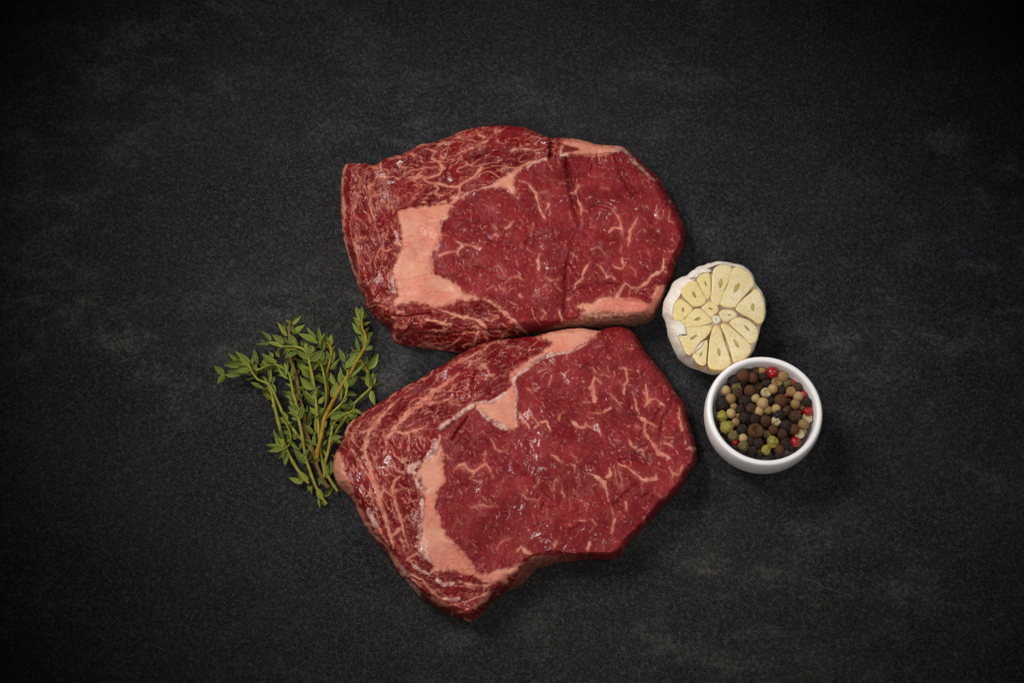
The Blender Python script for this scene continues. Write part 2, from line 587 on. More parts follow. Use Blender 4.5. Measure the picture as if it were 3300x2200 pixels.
    low[:, :2] = low[:, :2] + (cen[:2] - low[:, :2]) * 0.012
    k = len(u)
    vv = np.concatenate([top, mid, low, [[cen[0], cen[1], 0.0002]]])
    a, b = inv[:, 0], inv[:, 1]
    f = np.concatenate([np.stack([b, a, a + k, b + k], 1), np.stack([b + k, a + k, a + 2 * k, b + 2 * k], 1)])
    aa = {n_: np.concatenate([v_[u], v_[u], v_[u], [0]]) for n_, v_ in at.items()}
    # close the bottom with thin quads to the centre
    f2 = np.stack([b + 2 * k, a + 2 * k, np.full(len(a), 3 * k), np.full(len(a), 3 * k)], 1)
    me_faces = [tuple(x) for x in f] + [tuple(x[:3]) for x in f2]
    mesh_py("underside", vv, me_faces, BEEF, root, True, aa)


def edge(pts, ze, wd):
    return [(p[0], p[1], ze, wd) for p in pts]


# ---- upper steak
HU = 0.024
OUT_U = (
    edge(A1([(185, 900), (200, 760), (222, 620), (245, 585)]), 0.010, 34)
    + edge(A1([(262, 577), (400, 577), (520, 575), (600, 605), (640, 600), (740, 510), (880, 480), (960, 465), (1060, 415), (1130, 375), (1190, 328),
               (1330, 324), (1380, 300), (1420, 285), (1530, 255), (1620, 215), (1700, 170), (1880, 128), (2040, 105), (2200, 95), (2340, 102)]), 0.0185, 15)
    + edge(A2([(20, 112), (110, 108), (230, 150), (340, 195), (440, 235), (505, 275), (545, 240), (660, 258), (780, 262), (920, 290), (1020, 325), (1150, 345),
               (1290, 350), (1390, 360)]), 0.0185, 15)
    + edge(A2([(1480, 420), (1580, 510), (1690, 620), (1800, 715), (1860, 770), (1920, 880), (1985, 990), (2050, 1090), (2110, 1220), (2170, 1350), (2195, 1450)]), 0.0145, 30)
    + edge(A4([(2190, 50), (2170, 170), (2090, 320), (2050, 440), (2020, 560), (2010, 600), (1955, 650), (1940, 720), (1900, 830)]), 0.011, 24)
    + edge(A4([(1850, 950), (1830, 1040), (1790, 1090), (1700, 1140), (1550, 1170), (1430, 1195), (1200, 1205), (1080, 1215), (950, 1220), (700, 1235), (500, 1255), (300, 1265)]), 0.0, 46)
    + edge(A4([(100, 1300)]), 0.0, 48)
    + edge(A3([(2300, 1400), (2150, 1460), (2000, 1500), (1850, 1530)]), 0.0, 80)
    + edge(A3([(1720, 1530), (1600, 1500), (1450, 1480), (1250, 1460), (1150, 1435), (1050, 1420), (920, 1415)]), 0.0, 112)
    + edge(A3([(860, 1370), (835, 1300), (815, 1240), (805, 1180), (740, 1160), (640, 1095), (570, 1010), (525, 960)]), 0.001, 56)
    + edge(A3([(500, 850), (440, 730), (390, 600), (345, 480), (310, 360), (265, 230), (225, 80), (212, 10)]), 0.006, 36)
    + edge(A1([(205, 1350), (195, 1200), (188, 1050)]), 0.008, 34)
)
KERNEL_U = (A1([(920, 1180), (1000, 1160), (1200, 1125), (1400, 1105), (1560, 1090), (1605, 1110), (1535, 1160), (1545, 1250), (1460, 1310), (1455, 1400), (1462, 1480)])
            + A3([(1450, 60), (1400, 180), (1360, 240), (1330, 300), (1330, 420), (1370, 520), (1460, 560), (1560, 600), (1650, 660), (1720, 740), (1790, 780), (1900, 800), (1950, 840), (1830, 830),
                  (1740, 840), (1650, 850), (1560, 900), (1450, 945), (1380, 940), (1300, 905), (1200, 880), (1080, 875), (960, 895), (890, 910), (850, 890), (900, 830), (920, 780), (890, 690),
                  (885, 610), (850, 560), (860, 470), (900, 360), (950, 240), (970, 170), (965, 60)])
            + A1([(960, 1450), (970, 1400), (925, 1300), (910, 1230)]))
FATP_U = [
    ("fat_seam", KERNEL_U, 0.8),
    ("fat_strip", A2([(600, 455), (640, 340), (660, 268), (780, 258), (920, 286), (1020, 326), (1150, 346), (1290, 350), (1400, 362), (1410, 400), (1280, 440), (1180, 462), (1060, 475), (900, 470), (760, 455), (680, 470)]), 0.5),
    ("fat_cap", A4([(810, 930), (920, 895), (980, 900), (1060, 870), (1090, 840), (1150, 805), (1200, 810), (1290, 835), (1330, 800), (1350, 828), (1500, 840), (1640, 865), (1740, 890), (1775, 880), (1785, 780),
                    (1830, 690), (1950, 655), (1940, 760), (1870, 920), (1800, 1000), (1500, 1012), (1200, 985), (950, 1035), (900, 1015), (930, 970), (830, 955)]), 0.6),
    ("fat_wedge", A1([(2115, 875), (2160, 800), (2290, 725), (2352, 685)]) + A2([(40, 660), (60, 690), (20, 760), (15, 830), (45, 930), (25, 985), (-20, 950), (-60, 900), (-120, 870), (-200, 880)]), 0.5),
]
FATL_U = [
    A3([(1740, 800, 110), (1830, 800, 70), (1950, 820, 44), (2070, 862, 40), (2150, 910, 52), (2220, 980, 66), (2300, 1050, 75), (2352, 1085, 85)]),
    A4([(0, 1085, 85), (60, 1160, 78), (110, 1215, 55), (175, 1243, 40)]),
    A1([(1560, 1095, 50), (1650, 1030, 44), (1740, 985, 34), (1880, 912, 26), (2020, 882, 26), (2120, 850, 34)]),
    A2([(0, 720, 90), (60, 680, 60), (150, 600, 50), (250, 555, 42), (340, 530, 38), (430, 510, 46)]),
    A1([(260, 590, 55), (225, 700, 38), (205, 850, 34), (212, 1000, 36), (235, 1150, 60), (225, 1350, 60)]),
    A3([(235, 60, 44), (275, 230, 40), (320, 400, 40), (400, 580, 30), (430, 700, 25)]),
    A1([(1140, 385, 16), (1195, 338, 34), (1325, 330, 20)]), A1([(1630, 215, 16), (1710, 178, 34), (1850, 140, 22)]), A1([(1000, 450, 8), (1120, 385, 12)]), A1([(1420, 290, 10), (1600, 228, 22)]),
    # veins of the cap
    A1([(1270, 385, 34), (1390, 425, 42), (1340, 510, 32), (1430, 560, 55), (1490, 640, 66), (1430, 710, 42), (1330, 748, 32), (1240, 768, 42), (1300, 815, 42), (1450, 842, 48), (1560, 872, 42), (1680, 862, 56), (1780, 800, 34), (1880, 730, 38), (1950, 655, 42), (2000, 575, 18)]),
    A1([(1680, 862, 40), (1700, 950, 55), (1640, 1030, 40)]),
    A1([(1660, 455, 12), (1800, 400, 34), (1930, 340, 34), (2040, 292, 34), (2060, 260, 26), (1990, 233, 28), (1920, 210, 40), (1920, 165, 20)]),
    A1([(2050, 270, 20), (2110, 210, 16)]), A1([(1900, 215, 16), (1790, 240, 14), (1680, 262, 8)]),
    A1([(375, 670, 16), (440, 770, 28), (420, 880, 34), (438, 925, 26), (365, 1020, 20), (345, 1150, 28), (370, 1250, 24), (450, 1290, 14), (520, 1380, 18)]),
    A1([(620, 680, 22), (680, 740, 38), (750, 760, 40), (860, 742, 28), (920, 778, 30), (1010, 700, 24), (1080, 660, 30), (1160, 650, 26), (1280, 622, 10), (1400, 625, 10)]),
    A1([(645, 740, 26), (610, 820, 20), (550, 865, 50), (560, 950, 34), (575, 1000, 40), (555, 1080, 34), (575, 1180, 30), (610, 1280, 18), (640, 1400, 14), (690, 1560, 8)]),
    A1([(575, 1000, 26), (680, 968, 34), (760, 935, 34), (800, 980, 24), (870, 975, 18)]),
    A1([(640, 1180, 22), (660, 1140, 20), (720, 1108, 14)]), A1([(770, 1080, 18), (790, 1122, 24), (850, 1135, 18)]), A1([(1060, 1085, 10), (1080, 1030, 16), (1130, 990, 16)]),
    A1([(1090, 690, 22), (1102, 735, 16)]), A1([(540, 1215, 14), (600, 1350, 20)]), A1([(1750, 1010, 30), (1640, 1020, 20)]), A1([(1230, 1060, 40), (1280, 1100, 22)]), A1([(1500, 1060, 40), (1400, 1090, 26)]),
    A1([(800, 520, 18), (860, 515, 22)]), A1([(790, 690, 12), (890, 660, 20)]), A1([(1350, 945, 20), (1400, 935, 18)]), A1([(1040, 1070, 12), (1130, 1000, 14)]), A1([(950, 840, 8), (1130, 760, 14), (1230, 770, 20)]),
    A2([(0, 410, 26), (130, 385, 40), (250, 405, 30), (380, 395, 12)]), A2([(240, 290, 10), (330, 245, 16)]), A2([(380, 255, 10), (440, 270, 18)]),
    A3([(740, 0, 22), (728, 150, 28), (712, 330, 30)]), A3([(490, 210, 10), (545, 290, 20), (560, 370, 24), (560, 480, 30)]), A3([(600, 285, 10), (565, 370, 16)]), A3([(395, 290, 24), (415, 400, 34), (420, 560, 28), (440, 640, 20)]),
    A3([(580, 560, 10), (585, 700, 14), (600, 790, 22)]), A3([(750, 630, 12), (735, 665, 10)]), A3([(760, 190, 12), (800, 170, 18), (790, 240, 12)]), A3([(880, 130, 60), (940, 160, 50)]),
    A3([(370, 60, 30), (390, 20, 30), (400, 80, 16)]), A3([(350, 150, 24), (420, 80, 20), (520, 60, 12)]),
    # veins of the eye
    A2([(225, 860, 30), (300, 960, 46), (330, 1060, 38), (360, 1180, 46), (420, 1270, 36)]), A2([(300, 960, 18), (450, 925, 14)]), A2([(105, 790, 20), (210, 830, 28), (240, 870, 24)]), A2([(600, 820, 14), (700, 825, 16)]),
    A2([(830, 860, 44), (800, 945, 52), (750, 955, 44)]), A2([(840, 1045, 38), (880, 1130, 48), (868, 1215, 38)]), A2([(870, 1260, 16), (885, 1330, 26)]), A2([(1270, 1150, 28), (1340, 1240, 30), (1375, 1340, 36), (1400, 1500, 18)]),
    A2([(1600, 1240, 26), (1550, 1330, 38), (1490, 1420, 55), (1480, 1560, 44)]), A2([(1220, 1445, 34), (1290, 1382, 38), (1370, 1400, 34)]),
    A2([(1860, 1165, 20), (1838, 1200, 26), (1845, 1265, 28), (1885, 1272, 24), (1900, 1240, 14)]), A2([(1995, 1170, 18), (1980, 1310, 26), (2060, 1320, 12)]), A2([(1660, 1410, 20), (1690, 1440, 24)]), A2([(1840, 1420, 30), (1870, 1440, 20)]),
    A2([(270, 1330, 22), (240, 1500, 16)]), A2([(470, 1085, 40), (430, 1160, 26)]), A2([(100, 960, 16), (70, 1010, 14)]), A2([(1140, 890, 14), (1220, 900, 24)]), A2([(1180, 535, 18), (1140, 530, 14)]), A2([(1380, 680, 18), (1400, 740, 14)]),
    A4([(1500, 0, 40), (1485, 80, 34), (1465, 170, 20)]),
    A4([(1915, 335, 22), (1908, 440, 34), (1888, 485, 44), (1760, 550, 44), (1690, 640, 48), (1580, 715, 50), (1500, 690, 38), (1430, 640, 48), (1360, 740, 48), (1305, 830, 60)]), A4([(1905, 480, 24), (1960, 500, 26)]), A4([(1965, 315, 14), (1905, 360, 16)]),
    A4([(1390, 325, 28), (1412, 400, 50), (1385, 460, 46), (1280, 415, 20)]), A4([(1112, 420, 22), (1150, 475, 26), (1200, 560, 44), (1255, 535, 36), (1300, 590, 26)]),
    A4([(990, 365, 30), (905, 490, 36), (882, 590, 40), (800, 650, 32), (785, 720, 26)]), A4([(345, 275, 22), (330, 370, 72), (345, 470, 50)]), A4([(720, 240, 14), (790, 300, 22), (825, 300, 14)]),
    A4([(1005, 205, 26), (1090, 178, 22), (1160, 240, 22), (1200, 295, 26)]), A4([(1385, 180, 20), (1370, 240, 16)]), A4([(1715, 215, 16), (1730, 290, 14)]), A4([(430, 560, 34), (470, 600, 30), (590, 580, 30)]),
    A4([(20, 560, 30), (80, 545, 26), (130, 600, 18)]), A4([(1490, 420, 14), (1560, 500, 22), (1575, 570, 12)]), A4([(700, 840, 40), (740, 820, 18)]), A4([(390, 980, 34), (420, 1020, 30), (380, 1080, 22)]), A4([(590, 970, 34), (620, 1060, 40), (630, 1120, 30)]),
    A5([(60, 490, 34), (160, 450, 36), (290, 425, 38), (350, 375, 52), (330, 330, 32), (270, 300, 18)]), A5([(350, 340, 22), (500, 365, 24), (600, 385, 24)]), A5([(300, 430, 30), (310, 490, 20)]), A5([(370, 545, 20), (380, 600, 30)]), A5([(420, 580, 16), (470, 630, 18)]),
    A5([(770, 220, 60), (800, 235, 50)]), A5([(760, 110, 30), (790, 150, 24)]), A5([(900, 140, 40), (960, 100, 50), (1000, 50, 20)]), A5([(760, 620, 10), (830, 620, 14), (860, 690, 14), (910, 745, 12)]), A5([(930, 790, 20), (1040, 730, 26), (1120, 790, 14)]),
    A5([(660, 915, 26), (760, 860, 20)]), A5([(820, 850, 24), (850, 905, 24), (905, 935, 12)]), A5([(1080, 980, 50), (1110, 1010, 30)]), A5([(1170, 385, 20), (1240, 460, 16)]), A5([(1040, 540, 12), (1055, 620, 16)]), A5([(940, 1060, 24), (1040, 1110, 16)]),
    A5([(1560, 890, 18), (1600, 920, 16)]), A5([(1380, 880, 18), (1420, 860, 18)]), A5([(1280, 990, 18), (1330, 930, 18)]),
    # lower side
    A3([(1270, 1100, 50), (1400, 1120, 40), (1560, 1170, 70), (1500, 1240, 60), (1370, 1230, 60)]), A3([(1420, 970, 24), (1560, 1010, 44), (1700, 1060, 46), (1820, 1075, 50), (1920, 1105, 60), (1990, 1160, 66), (2030, 1215, 30)]),
    A3([(960, 1295, 28), (1060, 1265, 26), (1200, 1240, 12)]), A3([(1170, 1425, 30), (1260, 1400, 44), (1400, 1445, 34), (1520, 1450, 30), (1620, 1390, 30), (1700, 1310, 20), (1770, 1240, 14)]), A3([(1880, 1390, 36), (1910, 1300, 44), (1930, 1235, 30)]),
    A3([(1990, 1245, 34), (2030, 1330, 50), (2050, 1390, 40)]), A3([(2280, 1240, 14), (2210, 1350, 50)]), A3([(1000, 1180, 10), (1060, 1080, 26)]), A3([(840, 1060, 36), (900, 1100, 26)]), A3([(700, 900, 14), (800, 830, 24), (850, 800, 44)]), A3([(600, 850, 14), (680, 830, 18)]),
    A3([(870, 1340, 30), (960, 1390, 20)]), A3([(1250, 960, 20), (1330, 930, 26)]), A3([(1720, 900, 10), (1800, 910, 16)]), A3([(2050, 970, 14), (2090, 1040, 18)]),
]
LEAN_U = [A2([(640, 340), (700, 330), (830, 375), (860, 395), (760, 440), (640, 450)]), A3([(1330, 1120), (1420, 1130), (1480, 1190), (1440, 1230), (1370, 1200)])]
GREY_U = [
    A2([(1280, 430, 26), (1340, 405, 40), (1410, 405, 44), (1480, 480, 44), (1560, 570, 46), (1650, 660, 44), (1740, 745, 38), (1805, 800, 18)]),
    A2([(690, 475, 40), (620, 470, 36)]), A1([(880, 1440, 40), (920, 1560, 50)]), A3([(900, 60, 40), (920, 20, 30)]), A3([(830, 560, 40), (850, 640, 60), (860, 740, 60), (830, 700, 60)]), A1([(1610, 1015, 40), (1660, 1000, 34)]), A1([(1760, 965, 26), (1820, 940, 28)]), A1([(2000, 890, 20), (2110, 855, 24)]),
    A2([(430, 520, 26), (300, 560, 22), (180, 640, 20)]), A4([(1000, 1030, 20), (870, 1010, 26)]),
]
GROOV_U = [
    (A2([(505, 285, 26), (485, 350, 34), (490, 440, 30), (470, 500, 14)]), 0.0075, 8), (A2([(680, 520, 20), (700, 640, 34), (720, 780, 36), (745, 900, 30)]), 0.0058, 12),
    (A2([(745, 930, 22), (780, 1080, 30), (820, 1200, 36), (850, 1300, 26)]), 0.0046, 12), (A2([(845, 1260, 22), (862, 1340, 26), (800, 1500, 24), (750, 1680, 20)]), 0.0013, 11),
    (A4([(745, 220, 20), (700, 420, 26), (680, 560, 20), (678, 850, 20), (660, 1080, 18)]), 0.0026, 9), (A2([(1300, 470, 26), (1340, 560, 30)]), 0.0024, 10), (A2([(1380, 680, 30), (1460, 850, 34), (1560, 970, 50)]), 0.0042, 14), (A4([(1100, 640, 30), (1250, 660, 40), (1650, 760, 30), (1760, 850, 16)]), 0.0026, 12), (A2([(1000, 1150, 24), (1100, 1090, 34), (1250, 1140, 24)]), 0.0026, 12), (A5([(700, 330, 24), (1000, 350, 30), (1200, 300, 20)]), 0.0020, 12), (A5([(480, 640, 16), (640, 660, 22), (760, 680, 14)]), 0.0018, 8),
    (A2([(960, 1150, 6), (1060, 1085, 10), (1180, 1080, 10), (1300, 1150, 6)]), 0.0014, 5), (A4([(790, 740, 12), (1000, 665, 14), (1200, 680, 20), (1380, 740, 12)]), 0.0018, 8),
    (A1([(1700, 560, 8), (1860, 520, 12), (2050, 460, 10), (2200, 410, 8)]), 0.0022, 5), (A1([(1280, 960, 40), (1420, 975, 40)]), 0.0014, 12), (A3([(880, 610, 6), (905, 700, 8), (920, 780, 6)]), 0.0016, 4), (A3([(900, 600, 4), (1100, 580, 6), (1280, 540, 6), (1430, 550, 4)]), 0.0012, 4),
    (A3([(1750, 760, 4), (1900, 810, 8), (2080, 870, 8), (2230, 960, 6)]), 0.0018, 4), (A3([(850, 1050, 14), (1000, 1060, 14), (1250, 1025, 10), (1500, 1030, 8)]), 0.0018, 5), (A3([(950, 1310, 12), (1200, 1265, 14), (1500, 1285, 14), (1800, 1240, 14), (2100, 1235, 14), (2280, 1230, 10)]), 0.0030, 6),
    (A3([(800, 1000, 10), (810, 1150, 14)]), 0.0016, 6), (A1([(915, 1170, 6), (1200, 1112, 10), (1450, 1095, 6)]), 0.0014, 4), (A1([(900, 1190, 6), (930, 1320, 8), (965, 1400, 6)]), 0.0014, 4), (A1([(1455, 1300, 5), (1450, 1360, 8)]), 0.0014, 4),
    (A2([(350, 525, 4), (430, 490, 10)]), 0.0022, 4), (A2([(740, 470, 5), (1000, 482, 8), (1280, 450, 5)]), 0.0015, 4),
]
BUMP_U = [(A3([(1280, 1130, 60), (1500, 1180, 80)]), 0.0016, 10), (A3([(700, 1060, 70), (780, 1110, 60)]), 0.0018, 14), (A4([(0, 1085, 70), (90, 1190, 60)]), 0.0015, 8), (A2([(770, 700, 10), (800, 900, 20), (850, 1100, 30)]), 0.0010, 9),
          (A3([(1000, 1000, 60), (1250, 950, 70)]), 0.0012, 14), (A3([(1650, 920, 60), (2000, 960, 80), (2180, 1120, 60)]), 0.0012, 16), (A3([(1900, 1100, 50), (2010, 1190, 50)]), 0.0014, 8)]
BROWN_U = [(A4([(640, 1140), (900, 1040), (1200, 990), (1500, 1018), (1800, 1008), (1850, 960), (1840, 1050), (1790, 1100), (1550, 1180), (1400, 1200), (900, 1230), (500, 1265), (300, 1270)]), 0.85)]
EYE_U = (A1([(1560, 1180), (1650, 1080), (1760, 1010), (1900, 935), (2100, 890)]) + A2([(0, 780), (150, 640), (330, 560), (460, 520), (640, 490), (900, 485), (1280, 460), (1400, 440), (1600, 640), (1800, 830), (1980, 1000), (2220, 1400)])
         + A4([(2230, 60), (2100, 400), (2020, 620), (1780, 900), (1300, 830), (830, 940), (650, 1110), (300, 1250), (190, 1250), (60, 1120)]) + A3([(2260, 960), (2050, 850), (1800, 770), (1500, 570), (1330, 420), (1400, 180), (1470, 0)]))
DIR_U = [([(1050, 350), (1700, 350), (1950, 480), (1700, 640), (1450, 680), (1270, 650), (1180, 600), (1050, 500)], -0.28, 1.0),
         ([(1040, 520), (1200, 560), (1300, 640), (1310, 1010), (1150, 1020), (1040, 800)], 1.45, 1.15),
         ([(1120, 960), (1350, 980), (1600, 980), (1760, 1060), (1720, 1170), (1200, 1170)], 0.15, 0.9),
         ([(1700, 340), (2100, 420), (2300, 900), (2050, 1100), (1900, 600)], 1.1, 0.6)]

st = thing("steak", P(1620, 800, 0), "raw ribeye steak lying behind the other, with a broad pale fat wedge", "steak", "raw ribeye steaks")
st.location = (0, 0, 0)
steak(st, OUT_U, HU, ("eye_muscle", "cap_muscle"), FATP_U, FATL_U, LEAN_U, GREY_U, GROOV_U, BUMP_U, BROWN_U, EYE_U, DIR_U, 100)

# ---- lower steak
HL = 0.023
OUT_L = (
    edge(B1([(225, 1540), (235, 1450), (280, 1370), (330, 1310)]), 0.009, 30)
    + edge(B1([(400, 1270), (480, 1210), (620, 1115), (750, 1040), (880, 945), (960, 900), (1100, 830), (1220, 770), (1340, 680), (1450, 635), (1530, 580), (1640, 510), (1760, 440), (1860, 390), (1990, 330), (2100, 300), (2340, 278)]), 0.0170, 17)
    + edge(B2([(20, 290), (100, 265), (300, 250), (400, 215), (550, 180), (700, 155), (880, 145), (1000, 165), (1100, 185), (1180, 150), (1260, 132), (1380, 132), (1450, 155)]), 0.0175, 20)
    + edge(B2([(1530, 190), (1580, 260), (1640, 360), (1680, 440), (1760, 540), (1850, 650), (1930, 740), (2000, 840), (2060, 950), (2110, 1020), (2170, 1080), (2190, 1150), (2210, 1250), (2250, 1380), (2310, 1540)]), 0.0135, 22)
    + edge(B4([(2330, 180), (2340, 320), (2320, 380)]), 0.013, 20)
    + edge(B4([(2250, 450), (2200, 540), (2150, 640), (2080, 720), (1980, 820), (1900, 870), (1850, 950), (1800, 1010), (1690, 1120), (1600, 1230), (1490, 1320), (1440, 1420), (1370, 1500)]), 0.0110, 20)
    + edge(B4([(1270, 1550), (1150, 1545), (980, 1540), (850, 1560), (790, 1580)]), 0.009, 20)
    + edge(B4([(640, 1600), (530, 1620)]), 0.0, 46)
    + edge(B5([(2200, 480), (2080, 505), (1990, 590), (1930, 680), (1850, 740), (1700, 800), (1620, 860)]), 0.0, 56)
    + edge(B5([(1540, 930), (1420, 1030), (1340, 1130), (1270, 1180), (1210, 1195), (1170, 1160)]), 0.0, 40)
    + edge(B5([(1060, 1110), (920, 1050), (800, 980), (660, 900), (570, 840), (500, 750), (390, 630), (290, 510), (240, 370), (190, 310), (100, 230), (0, 100)]), 0.006, 34)
    + edge(B3([(520, 1190), (430, 1020), (360, 870), (300, 770), (230, 700), (150, 620), (110, 530), (92, 450), (95, 300), (140, 200), (180, 140), (210, 40)]), 0.005, 40)
)
KERNEL_L = (B3([(1450, 150), (1485, 220), (1465, 350), (1480, 480), (1510, 600), (1430, 660), (1390, 780), (1360, 880), (1380, 960), (1440, 1060), (1460, 1160), (1520, 1270), (1600, 1360), (1680, 1420)])
            + B5([(1040, 250), (1130, 310), (1240, 430), (1310, 580), (1400, 590), (1560, 540), (1700, 515), (1800, 480), (1900, 440), (1830, 540), (1740, 600), (1640, 640), (1540, 690), (1430, 680), (1280, 610), (1150, 570), (1000, 545), (900, 545), (800, 562), (720, 570), (790, 490), (740, 420), (640, 260), (560, 190)])
            + B3([(1140, 1380), (1200, 1340), (1220, 1200), (1210, 1130), (1250, 1000), (1260, 830), (1230, 760), (1200, 700), (1270, 690), (1200, 560), (1140, 560), (1230, 360), (1320, 300), (1400, 230)]))
FATP_L = [
    ("fat_seam", KERNEL_L, 0.7),
    ("fat_strip", B2([(330, 256), (500, 195), (700, 155), (880, 145), (1000, 165), (1100, 190), (1050, 240), (960, 310), (840, 380), (740, 440), (600, 462), (450, 480), (300, 560), (170, 650), (60, 740), (-10, 800), (-25, 740), (60, 650), (200, 560), (330, 490), (390, 450), (450, 400), (510, 350), (520, 315), (430, 285)]), 0.5),
    ("fat_wedge", B1([(1860, 1110), (1980, 1085), (2100, 1060), (2200, 1005), (2280, 960), (2335, 880)]) + B2([(0, 850), (50, 930), (50, 1100), (60, 1380), (20, 1430), (-60, 1430)]) + B1([(2200, 1350), (2080, 1270), (1980, 1200), (1900, 1150)]), 0.8),
    ("fat_edge", B3([(105, 330), (150, 215), (215, 290), (225, 420), (290, 530), (320, 650), (310, 760), (230, 700), (150, 620), (105, 500)]), 0.4),
]
